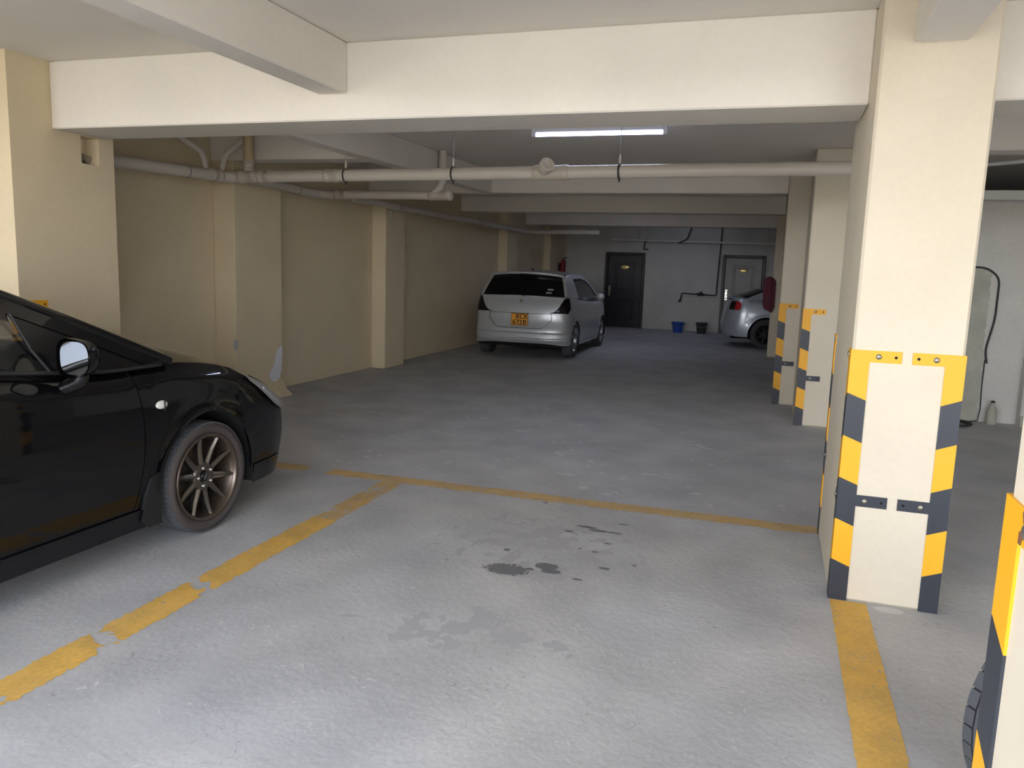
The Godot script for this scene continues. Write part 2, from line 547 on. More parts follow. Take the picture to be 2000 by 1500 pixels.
# an angle of striped steel on a column corner. sx, sz: which way the flanges run from the corner
func guard(at: Vector3, sx, sz, label, tab_x = true, tab_z = true, group = "striped corner guards"):
	var t = thing("corner_guard", label, "corner guard", at, 0.0, group)
	var th = 0.005
	var wd = 0.078
	var H = 1.22
	var nx = Vector3(sx, 0, 0)
	var nz = Vector3(0, 0, sz)
	for k in 6:
		var y0 = H - (k + 1) * H / 6.0
		var y1 = H - k * H / 6.0
		var d0 = 0.032 if k < 5 else 0.0
		var d1 = 0.032 if k > 0 else 0.0
		var st = new_st()
		prism(st, [Vector2(-th, y0), Vector2(wd, y0 - d0), Vector2(wd, y1 - d1), Vector2(-th, y1)], Vector3.ZERO, nx, Vector3.UP, -nz, th)
		prism(st, [Vector2(0, y0), Vector2(wd, y0 - d0), Vector2(wd, y1 - d1), Vector2(0, y1)], Vector3.ZERO, nz, Vector3.UP, -nx, th)
		obj("yellow_band" if k % 2 == 0 else "black_band", st, "guard_yellow" if k % 2 == 0 else "guard_black", t)
	for a in [[nx, -nz, tab_x], [nz, -nx, tab_z]]:
		for lev in [[1.165, 1.22, "guard_yellow"], [0.475, 0.53, "guard_black"]]:
			var L = 0.213 if a[2] else 0.105
			var st = new_st()
			prism(st, [Vector2(wd, lev[0]), Vector2(L, lev[0]), Vector2(L, lev[1]), Vector2(wd, lev[1])], Vector3.ZERO, a[0], Vector3.UP, a[1], th)
			var tb = obj("fixing_tab", st, lev[2], t)
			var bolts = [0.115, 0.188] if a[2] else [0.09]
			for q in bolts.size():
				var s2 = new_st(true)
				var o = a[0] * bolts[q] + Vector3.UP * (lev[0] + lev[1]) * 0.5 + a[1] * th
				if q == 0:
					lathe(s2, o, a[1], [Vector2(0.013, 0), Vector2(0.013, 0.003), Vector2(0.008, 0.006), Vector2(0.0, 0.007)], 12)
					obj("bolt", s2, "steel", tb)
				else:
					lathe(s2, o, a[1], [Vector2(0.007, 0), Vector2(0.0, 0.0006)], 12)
					obj("screw_hole_dot", s2, "hole_shade", tb)  # dark disc on the tab, its colour stands for the shade of an empty hole
	return t

func build_guards():
	guard(Vector3(0.36, 0, -3.98), 1, -1, "yellow and black corner guard above the painted yellow bay line", true, false)
	guard(Vector3(0.83, 0, -3.98), -1, -1, "yellow and black corner guard on the bay-side corner away from the yellow line", true, false)
	guard(Vector3(0.36, 0, -5.06), 1, 1, "yellow and black corner guard where the faded cross line meets the column", false, false)
	guard(Vector3(0.29, 0, -8.68), 1, -1, "yellow and black corner guard on the second cream column", true, false)
	guard(Vector3(0.06, 0, -10.0), 1, -1, "yellow and black corner guard on the third cream column", true, false)
	guard(Vector3(-4.77, 0, -3.98), -1, -1, "yellow and black corner guard behind the black car", false, true)
	var g = guard(Vector3(0.378, 0, -1.4), 1, 1, "large scuffed yellow and black corner guard with rusty edge", false, true)
	var st = new_st()
	var n = noise(9, 14.0)
	mask_mesh(st, func(a, b): return n.get_noise_2d(a, b) - 0.05 - 3.0 * absf(a - 0.135), 0.08, 0.2, 1.165, 1.22, 0.006, Vector3(-0.0058, 0, 0), Vector3(0, 0, 1), Vector3.UP, Vector3(-1, 0, 0))
	tag(obj("rust_spots", st, "rust", g), "brown rust on the tab", "", "", "stuff")

# ---------------------------------------------------------------- pipes
func pipe(called, pts, r, m, label, rad = 0.1, parent = null, joints = []):
	var t = thing(called, label, "pipe") if parent == null else parent
	var st = new_st(true)
	tube(st, rounded(pts, rad) if pts.size() > 2 else pts, r, 18)
	obj("pipe_run", st, m, t)
	for j in joints:      # [point, direction, length]
		var s2 = new_st(true)
		var d = j[1].normalized()
		var L = j[2]
		tube(s2, [j[0] - d * L * 0.5, j[0] - d * L * 0.48, j[0] - d * L * 0.3, j[0] - d * L * 0.28, j[0] + d * L * 0.28, j[0] + d * L * 0.3, j[0] + d * L * 0.48, j[0] + d * L * 0.5], [r * 1.02, r * 1.16, r * 1.16, r * 1.1, r * 1.1, r * 1.16, r * 1.16, r * 1.02], 18)
		obj("coupling", s2, "pvc_joint", t)
	return t

func build_pipes():
	var X = Vector3(1, 0, 0)
	var Z = Vector3(0, 0, 1)
	# long cross pipe with its wall leg
	var t = pipe("drain_pipe", [Vector3(-5.28, 2.30, -4.9), Vector3(-5.28, 2.345, -6.8), Vector3(0.0, 2.385, -6.8), Vector3(0.95, 2.39, -6.8), Vector3(0.95, CEIL, -6.8)], 0.056, "pvc", "long cream drain pipe hung across the whole aisle", 0.14, null,
		[[Vector3(-5.28, 2.342, -6.6), Z, 0.14], [Vector3(-5.05, 2.347, -6.8), X, 0.2], [Vector3(-4.85, 2.348, -6.8), X, 0.12], [Vector3(-4.1, 2.354, -6.8), X, 0.14], [Vector3(-1.93, 2.37, -6.8), X, 0.32]])
	# branch stub pointing forward and up, capped
	var st = new_st(true)
	tube(st, [Vector3(-2.02, 2.37, -6.8), Vector3(-1.96, 2.40, -6.74), Vector3(-1.93, 2.425, -6.68)], [0.05, 0.055, 0.055], 18)
	var stub = obj("branch_stub", st, "pvc_joint", t)
	st = new_st(true)
	lathe(st, Vector3(-1.93, 2.425, -6.68), Vector3(0.05, 0.035, 0.06), [Vector2(0.062, -0.05), Vector2(0.064, 0.0), Vector2(0.058, 0.008), Vector2(0.045, 0.009), Vector2(0.04, 0.004), Vector2(0.0, 0.004)], 20)
	obj("cleanout_cap", st, "pvc", stub)
	# hangers
	for x in [-3.95, -2.85, -1.33]:
		var h = thing("pipe_hanger", "thin rod and strap hanger holding the long cream drain pipe", "hanger", Vector3(x, 0, -6.8), 0.0, "hangers of the long drain pipe")
		var py = 2.345 + (x + 5.28) * 0.0076
		st = new_st(true)
		tube(st, [Vector3(0, CEIL, 0), Vector3(0, py + 0.13, 0)], 0.0035, 8)
		obj("rod", st, "rod", h)
		st = new_st(true)
		tube(st, [Vector3(0, py + 0.14, 0), Vector3(0, py + 0.10, 0), Vector3(0, py + 0.068, 0)], [0.008, 0.012, 0.009], 10)
		obj("turnbuckle", st, "pvc", h)
		st = new_st()
		for k in 24:
			var a = TAU * k / 24
			var b = TAU * (k + 1) / 24
			var pa = Vector3(0, py + cos(a) * 0.064, sin(a) * 0.064)
			var pb = Vector3(0, py + cos(b) * 0.064, sin(b) * 0.064)
			var w = Vector3(0.008, 0, 0)
			poly(st, [pa - w, pa + w, pb + w, pb - w], pa - Vector3(0, py, 0))
		bx(st, Vector3(-0.008, py - 0.085, -0.006), Vector3(0.008, py - 0.062, 0.006), 0.002)
		obj("strap", st, "iron", h)
	# vertical pipe rising at the wall corner
	pipe("riser_pipe", [Vector3(-5.04, 2.405, -6.8), Vector3(-5.04, CEIL, -6.8)], 0.05, "pipe_beige", "short beige riser pipe at the start of the long drain pipe", 0.1, null, [[Vector3(-5.04, 2.45, -6.8), Vector3.UP, 0.1]])
	# two bent waste pipes into the wall leg
	pipe("waste_pipe", [Vector3(-5.42, CEIL, -6.2), Vector3(-5.42, 2.68, -6.22), Vector3(-5.30, 2.54, -6.45), Vector3(-5.28, 2.39, -6.47)], 0.028, "pvc", "thin bent waste pipe dropping onto the wall drain, bend facing the cream column", 0.05)
	pipe("waste_pipe", [Vector3(-5.10, CEIL, -6.90), Vector3(-5.16, 2.70, -6.86), Vector3(-5.27, 2.55, -6.74), Vector3(-5.28, 2.39, -6.70)], 0.028, "pvc", "thin slanting waste pipe beside the beige riser pipe", 0.05)
	# second cross pipe with an upright
	t = pipe("drain_pipe", [Vector3(-5.28, 2.37, -7.0), Vector3(-5.28, 2.335, -8.5), Vector3(-3.60, 2.33, -8.5)], 0.05, "pvc", "short cream drain pipe ending in a capped tee below the beam", 0.13, null,
		[[Vector3(-5.0, 2.335, -8.5), X, 0.16], [Vector3(-3.72, 2.33, -8.5), X, 0.26]])
	st = new_st(true)
	tube(st, rounded([Vector3(-3.80, 2.34, -8.5), Vector3(-3.69, 2.45, -8.5), Vector3(-3.69, CEIL, -8.5)], 0.06), 0.048, 18)
	obj("upright", st, "pvc", t)
	st = new_st(true)
	lathe(st, Vector3(-3.60, 2.33, -8.5), X, [Vector2(0.058, -0.02), Vector2(0.06, 0.02), Vector2(0.05, 0.03), Vector2(0.0, 0.032)], 18)
	obj("cleanout_cap", st, "pvc_joint", t)
	# third pipe far along the wall
	pipe("drain_pipe", [Vector3(-5.28, 2.36, -9.3), Vector3(-5.28, 2.32, -17.0), Vector3(-3.70, 2.34, -17.0)], 0.048, "pvc", "long cream drain pipe running along the left wall behind the silver hatchback", 0.12, null,
		[[Vector3(-5.28, 2.34, -13.9), Z, 0.25], [Vector3(-5.28, 2.352, -10.6), Z, 0.15], [Vector3(-4.0, 2.337, -17.0), X, 0.18]])
	for c in [[-5.0, 2.303], [-6.2, 2.331], [-8.0, 2.347], [-11.9, 2.346], [-13.4, 2.339], [-15.3, 2.329]]:
		var pc = thing("pipe_clip", "small steel wall clip holding the drain pipes along the left wall", "clip", Vector3(-5.28, c[1], c[0]), 0.0, "clips of the wall drain pipes")
		st = new_st()
		for k in 20:
			var a = TAU * k / 20
			var b2 = TAU * (k + 1) / 20
			var pa = Vector3(cos(a) * 0.058, sin(a) * 0.058, 0)
			var pb = Vector3(cos(b2) * 0.058, sin(b2) * 0.058, 0)
			poly(st, [pa - Vector3(0, 0, 0.01), pa + Vector3(0, 0, 0.01), pb + Vector3(0, 0, 0.01), pb - Vector3(0, 0, 0.01)], pa)
		obj("ring", st, "rod", pc)
		box("stem", Vector3(-0.34, -0.008, -0.008), Vector3(-0.057, 0.008, 0.008), "rod", pc, 0.002)
	# small white bracket
	var b = thing("pipe_bracket", "small white angle bracket on the pilaster under the drain pipe", "bracket", Vector3(-5.4, 2.2, -10.6))
	box("arm", Vector3(0, 0.10, -0.2), Vector3(0.03, 0.125, 0.08), "pvc", b, 0.003)
	box("leg", Vector3(0, 0, 0.05), Vector3(0.03, 0.125, 0.08), "pvc", b, 0.003)

# ---------------------------------------------------------------- lamps
func tube_lamp(at: Vector3, turn, label, energy):
	var t = thing("tube_lamp", label, "lamp", at, turn, "ceiling tube lamps")
	box("batten", Vector3(-0.58, -0.045, -0.022), Vector3(0.58, 0.0, 0.022), "lamp_body", t, 0.004)
	for s in [-1, 1]:
		box("lamp_holder", Vector3(s * 0.6 - 0.02, -0.085, -0.018), Vector3(s * 0.6 + 0.02, 0.0, 0.018), "lamp_body", t, 0.004)
	var st = new_st(true)
	tube(st, [Vector3(-0.58, -0.066, 0), Vector3(0.58, -0.066, 0)], 0.014, 14)
	obj("tube", st, "tube_glow", t)
	var l := AreaLight3D.new()
	l.name = "tube_light"
	t.add_child(l, true)
	l.area_size = Vector2(1.14, 0.03)
	l.position = Vector3(0, -0.084, 0)
	l.rotation_degrees = Vector3(-90, 0, 0)
	l.light_color = Color(0.86, 0.89, 1.0)
	l.light_energy = energy
	l.area_range = 30.0
	l.shadow_enabled = true
	var lc = thing("lamp_cable", "thin dark cable clipped above the lit tube lamp", "cable", at) if label.begins_with("lit") else null
	if lc != null:
		var s2 = new_st(true)
		tube(s2, [Vector3(-0.9, -0.004, 0.06), Vector3(-0.2, -0.006, 0.05), Vector3(0.2, -0.004, 0.055), Vector3(0.75, -0.004, 0.05)], 0.004, 6)
		obj("cable", s2, "cable", lc)

func build_lamps():
	tube_lamp(Vector3(-1.62, CEIL, -7.2), 0.0, "lit white tube lamp on the ceiling above the long drain pipe", 0.35)
	tube_lamp(Vector3(-2.9, CEIL, -15.6), 0.0, "white tube lamp between the far cross beams", 0.35)
	tube_lamp(Vector3(-2.3, CEIL, -19.6), 0.0, "white tube lamp over the tap and buckets", 0.16)

# ---------------------------------------------------------------- the far wall: doors, water pipes, buckets
func far_door(called, x0, x1, leaf_mat, label, lock_left = true):
	var zb = -21.5
	var t = Node3D.new()
	t.name = called
	add_child(t)
	t.position = Vector3(0, 0, zb)
	t.set_meta("kind", "structure")
	t.set_meta("label", label)
	var H = 2.03
	var f = new_st()
	bx(f, Vector3(x0, 0, 0), Vector3(x0 + 0.075, H, 0.07), 0.01)
	bx(f, Vector3(x1 - 0.075, 0, 0), Vector3(x1, H, 0.07), 0.01)
	bx(f, Vector3(x0 + 0.075, H - 0.075, 0), Vector3(x1 - 0.075, H, 0.07), 0.01)
	obj("door_frame", f, "door_frame", t)
	var leaf = box("door_leaf", Vector3(x0 + 0.08, 0.01, 0.0), Vector3(x1 - 0.08, H - 0.08, 0.035), leaf_mat, t, 0.004)
	var cx = (x0 + x1) * 0.5
	# moulded panels: frame ridges
	for pn in [[0.98, 1.76], [0.22, 0.78]]:
		var r = new_st()
		for w in [[0.27, 0.022], [0.215, 0.012]]:
			var a = w[0]
			var k = w[1]
			var y0 = pn[0] + (0.27 - a)
			var y1 = pn[1] - (0.27 - a)
			bx(r, Vector3(cx - a, y0, 0.035), Vector3(cx - a + k, y1, 0.048), 0.005)
			bx(r, Vector3(cx + a - k, y0, 0.035), Vector3(cx + a, y1, 0.048), 0.005)
			bx(r, Vector3(cx - a + k, y0, 0.035), Vector3(cx + a - k, y0 + k, 0.048), 0.005)
			bx(r, Vector3(cx - a + k, y1 - k, 0.035), Vector3(cx + a - k, y1, 0.048), 0.005)
		obj("panel_moulding", r, leaf_mat, leaf)
	# oval brass plate
	var s = new_st(true)
	var prof = [Vector2(1.0, 0.0), Vector2(0.97, 0.008), Vector2(0.8, 0.014), Vector2(0.4, 0.020), Vector2(0.0, 0.022)]
	var rows = []
	for p in prof:
		var row = []
		for k in 29:
			var a = TAU * k / 28
			row.append(Vector3(cx + cos(a) * 0.115 * p.x, 1.635 + sin(a) * 0.058 * p.x, 0.036 + p.y))
		rows.append(row)
	grid(s, rows, Vector3(cx, 1.635, -1.0))
	var pl = obj("oval_plate", s, "brass", leaf)
	pl.set_meta("label", "oval brass plate")
	# lock plate and lever
	var lx = x0 + 0.135
	var lk = box("lock_plate", Vector3(lx - 0.03, 0.86, 0.035), Vector3(lx + 0.03, 1.14, 0.045), "bright_steel", leaf, 0.004)
	var h = new_st(true)
	tube(h, rounded([Vector3(lx, 1.0, 0.045), Vector3(lx, 1.0, 0.085), Vector3(lx + 0.12, 1.0, 0.085)], 0.02), 0.009, 10)
	obj("lever", h, "bright_steel", leaf)
	for y in [0.91, 1.09]:
		var kn = new_st(true)
		lathe(kn, Vector3(lx, y, 0.045), Vector3(0, 0, 1), [Vector2(0.016, 0), Vector2(0.016, 0.008), Vector2(0.0, 0.01)], 12)
		obj("keyhole_cap", kn, "steel", leaf)

func build_far_end():
	far_door("door_1", -4.45, -3.38, "door_black", "black panelled steel door left of the tap")
	far_door("door_2", -1.36, -0.29, "door_grey", "dark grey panelled steel door behind the silver sedan")
	var zw = -21.44
	# overhead water pipe
	pipe("water_pipe", [Vector3(-4.32, 2.36, zw + 0.05), Vector3(-0.05, 2.33, zw + 0.05)], 0.024, "white_pipe", "thin pale pipe slung above both doors")
	var st = new_st(true)
	for x in [-3.62, -3.56, -0.28]:
		var hn = thing("pipe_rod", "thin hanger rod beside the second door over the pale pipe" if x > -1.0 else "one of two close thin hanger rods above the black door", "hanger", Vector3.ZERO, 0.0, "rods of the pale pipe")
		st = new_st(true)
		tube(st, [Vector3(x, CEIL, zw + 0.05), Vector3(x + 0.01, 2.375, zw + 0.05)], 0.006, 6)
		obj("rod", st, "rod", hn)
	pipe("water_pipe", [Vector3(-3.33, 2.385, zw + 0.05), Vector3(-3.40, 2.30, zw + 0.05), Vector3(-3.42, 2.12, zw + 0.05), Vector3(-3.30, 2.12, zw + 0.05)], 0.016, "iron", "short dark elbow pipe hooked over the pale pipe", 0.03)
	pipe("water_pipe", [Vector3(-2.20, 2.70, zw + 0.05), Vector3(-2.30, 2.40, zw + 0.07), Vector3(-2.52, 2.30, zw + 0.07)], 0.018, "iron", "slanting dark pipe joining the pale pipe over the buckets", 0.05)
	var t = pipe("tap_pipe", [Vector3(-1.42, CEIL, zw + 0.02), Vector3(-1.47, 0.97, zw + 0.02), Vector3(-2.36, 1.0, zw + 0.02), Vector3(-2.38, 0.80, zw + 0.03)], 0.017, "iron", "dark water pipe dropping to the tap over the buckets", 0.04)
	st = new_st(true)
	lathe(st, Vector3(-1.88, 0.985, zw + 0.02), Vector3(1, -0.03, 0), [Vector2(0.0, -0.10), Vector2(0.02, -0.10), Vector2(0.035, -0.06), Vector2(0.04, 0.0), Vector2(0.035, 0.06), Vector2(0.02, 0.12), Vector2(0.0, 0.12)], 12)
	lathe(st, Vector3(-1.86, 1.0, zw + 0.02), Vector3.UP, [Vector2(0.018, 0.0), Vector2(0.018, 0.04), Vector2(0.035, 0.045), Vector2(0.035, 0.06), Vector2(0.0, 0.065)], 12)
	obj("valve", st, "iron", t)
	st = new_st(true)
	lathe(st, Vector3(-2.40, 0.80, zw + 0.05), Vector3(-0.4, -0.5, 1), [Vector2(0.0, -0.03), Vector2(0.03, -0.03), Vector2(0.03, 0.01), Vector2(0.015, 0.03), Vector2(0.013, 0.07), Vector2(0.0, 0.07)], 12)
	obj("tap", st, "iron", t)
	# buckets
	for bk in [[-2.33, -20.75, 0.155, 0.27, "blue_plastic", "blue plastic bucket on the floor under the tap"], [-1.74, -20.85, 0.145, 0.28, "black_bucket", "dark grey bucket on the floor beside the grey door"]]:
		var o = thing("bucket", bk[5], "bucket", Vector3(bk[0], 0, bk[1]))
		var R = bk[2]
		var H = bk[3]
		st = new_st(true)
		lathe(st, Vector3.ZERO, Vector3.UP, [Vector2(0, 0), Vector2(R * 0.74, 0), Vector2(R * 0.76, 0.01), Vector2(R * 0.97, H - 0.05), Vector2(R * 1.05, H - 0.045), Vector2(R * 1.06, H), Vector2(R * 0.97, H), Vector2(R * 0.72, 0.012), Vector2(0, 0.012)], 28)
		obj("pail", st, bk[4], o)
		st = new_st(true)
		var hp = []
		for k in 13:
			var a = PI * k / 12
			hp.append(Vector3(cos(a) * R * 1.08, H - 0.02 - sin(a) * 0.10, sin(a) * R * 0.55 + R * 0.5 * sin(a)))
		tube(st, hp, 0.004, 6)
		obj("bail_handle", st, "rod", o)
	# fire extinguisher in the corner by the left wall
	var fe = thing("fire_extinguisher", "red fire extinguisher on the left wall beyond the silver hatchback", "extinguisher", Vector3(-5.50, 1.35, -20.9))
	st = new_st(true)
	lathe(st, Vector3.ZERO, Vector3.UP, [Vector2(0, 0), Vector2(0.06, 0), Vector2(0.07, 0.02), Vector2(0.07, 0.34), Vector2(0.055, 0.40), Vector2(0.025, 0.43), Vector2(0, 0.43)], 20)
	obj("cylinder", st, "red_metal", fe)
	st = new_st(true)
	tube(st, rounded([Vector3(0, 0.43, 0), Vector3(0, 0.47, 0), Vector3(0.1, 0.49, 0)], 0.02), 0.012, 8)
	obj("valve_lever", st, "iron", fe)
	st = new_st(true)
	tube(st, rounded([Vector3(0, 0.45, 0.02), Vector3(0.06, 0.44, 0.07), Vector3(0.06, 0.2, 0.09), Vector3(0.05, 0.08, 0.08)], 0.04), 0.011, 8)
	obj("hose", st, "cable", fe)
	box("bracket", Vector3(-0.12, 0.12, -0.05), Vector3(-0.06, 0.34, 0.05), "iron", fe, 0.003)
	# maroon cloth hung on the fourth column
	var cl = thing("hanging_cloth", "maroon cloth hanging on a hook from the far column", "cloth", Vector3(-0.12, 0, -15.72))
	st = new_st(true)
	var rows = []
	for j in 15:
		var v = j / 14.0
		var row = []
		for k in 37:
			var a = TAU * k / 36
			var w = 0.10 * (0.35 + 0.65 * smoothstep(0.0, 0.12, v)) * (1.0 - 0.35 * smoothstep(0.86, 1.0, v))
			var fold = 1.0 + 0.16 * sin(a * 5 + v * 2.0)
			row.append(Vector3(cos(a) * w * fold, 1.52 - v * 0.64 - 0.03 * cos(a) * v, sin(a) * w * 0.42 * fold))
		rows.append(row)
	for i in rows.size() - 1:
		for k in 36:
			var ctr = Vector3(0, rows[i][k].y, 0)
			tri(st, rows[i][k], rows[i][k + 1], rows[i + 1][k + 1], rows[i][k] - ctr)
			tri(st, rows[i][k], rows[i + 1][k + 1], rows[i + 1][k], rows[i][k] - ctr)
	poly(st, rows[0].slice(0, 36), Vector3.UP)
	poly(st, rows[14].slice(0, 36), Vector3.DOWN)
	obj("drape", st, "maroon_cloth", cl)
	st = new_st(true)
	tube(st, rounded([Vector3(0.06, 1.58, -0.08), Vector3(0.06, 1.58, 0.0), Vector3(0.0, 1.50, 0.0)], 0.02), 0.006, 8)
	obj("hook", st, "steel", cl)

# ---------------------------------------------------------------- right-hand bay behind the striped columns
func build_right_bay():
	var zw = -9.9
	var n = noise(33, 3.0)
	var st = new_st()
	var f = func(a, b): return min(min(2.24 - 0.012 * b + 0.025 * n.get_noise_2d(a * 4, b * 4) - a, 1.70 + 0.03 * n.get_noise_2d(a * 5, 7) - b), 1.0)
	mask_mesh(st, f, 1.2, 2.4, 0.0, 1.8, 0.03, Vector3(0, 0, zw + 0.004), Vector3.RIGHT, Vector3.UP, Vector3(0, 0, 1))
	tag(obj("plaster_patch", st, "plaster"), "rough greenish plaster patch on the cross wall inside the black cable", "plaster patch")
	st = new_st(true)
	tube(st, rounded([Vector3(1.5, 1.71, zw + 0.015), Vector3(2.17, 1.705, zw + 0.015), Vector3(2.30, 1.60, zw + 0.015), Vector3(2.30, 1.15, zw + 0.02), Vector3(2.24, 0.80, zw + 0.02), Vector3(2.27, 0.66, zw + 0.03)], 0.08), 0.010, 10)
	tag(obj("cable", st, "cable"), "thick black cable bent round the plaster patch on the cross wall", "cable")
	st = new_st(true)
	tube(st, [Vector3(2.25, 0.70, zw + 0.02), Vector3(2.25, 0.4, zw + 0.02), Vector3(2.26, 0.15, zw + 0.025), Vector3(2.24, 0.02, zw + 0.05), Vector3(2.16, 0.012, zw + 0.10)], 0.006, 8)
	tag(obj("cable", st, "cable"), "thin dark cable hanging from the thick one to the floor", "cable")
	# coil on the floor
	st = new_st(true)
	var cp = []
	for k in 80:
		var a = TAU * k / 20.0
		var r = 0.17 + 0.012 * (k / 20.0)
		cp.append(Vector3(1.86 + cos(a) * r * 1.3, 0.012 + 0.004 * (k / 20.0), zw + 0.32 + sin(a) * r))
	tube(st, cp, 0.008, 6)
	tag(obj("cable_coil", st, "cable"), "dark cable coil lying on the floor by the cross wall", "cable")
	# bottle on floor
	var bt = thing("bottle", "small clear dusty bottle standing at the foot of the cross wall", "bottle", Vector3(2.36, 0, zw + 0.1))
	st = new_st(true)
	lathe(st, Vector3.ZERO, Vector3.UP, [Vector2(0, 0), Vector2(0.045, 0), Vector2(0.05, 0.01), Vector2(0.05, 0.15), Vector2(0.035, 0.19), Vector2(0.018, 0.22), Vector2(0.018, 0.24), Vector2(0, 0.24)], 16)
	obj("flask", st, "plaster", bt)
	st = new_st(true)
	lathe(st, Vector3(0, 0.24, 0), Vector3.UP, [Vector2(0.02, 0), Vector2(0.02, 0.02), Vector2(0, 0.02)], 12)
	obj("cap", st, "black_plastic", bt)
	# shallow pier with trunking and switch box
	struct("pilaster", Vector3(2.62, 0, zw), Vector3(3.4, 2.38, zw + 0.14), "greywall")
	struct("baseboard_partition", Vector3(2.62, 0, zw + 0.14), Vector3(3.4, 0.12, zw + 0.16), "plaster", "", 0.003)
	var tk = thing("cable_trunking", "grey trunking with a switch box on the pier of the cross wall", "trunking", Vector3(2.72, 0, zw + 0.14))
	box("duct", Vector3(-0.02, 0.35, 0), Vector3(0.02, 2.3, 0.03), "galv", tk, 0.003)
	box("switch_box", Vector3(-0.09, 1.07, 0), Vector3(0.05, 1.25, 0.05), "galv", tk, 0.006)
	# steel channel under the bare ceiling
	var ch = thing("cable_channel", "galvanised steel channel slung over the cross wall of the side bay", "channel", Vector3(0, 0, -9.55))
	var s3 = new_st()
	bx(s3, Vector3(0.95, 2.39, -0.1), Vector3(5.0, 2.396, 0.1), 0.001)
	bx(s3, Vector3(0.95, 2.396, 0.094), Vector3(5.0, 2.485, 0.1), 0.001)
	bx(s3, Vector3(0.95, 2.396, -0.1), Vector3(5.0, 2.485, -0.094), 0.001)
	obj("tray", s3, "galv", ch)
	for x in [1.5, 3.2, 4.6]:
		st = new_st(true)
		tube(st, [Vector3(x, 2.39, 0), Vector3(x, CEIL, 0)], 0.005, 6)
		obj("rod", st, "rod", ch)
	pipe("soffit_pipe", [Vector3(1.7, 2.66, -8.9), Vector3(2.6, 2.72, -8.7)], 0.02, "galv", "short pale slanting pipe under the ceiling of the side bay")

# ---------------------------------------------------------------- paint and stains on the floor
func flat_patch(called, f, a0, a1, b0, b1, cell, m, label, category, y = 0.0015, group = ""):
	var st = new_st()
	mask_mesh(st, f, a0, a1, b0, b1, cell, Vector3(0, y, 0), Vector3.RIGHT, Vector3(0, 0, 1), Vector3.UP)
	return tag(obj(called, st, m), label, category, group)

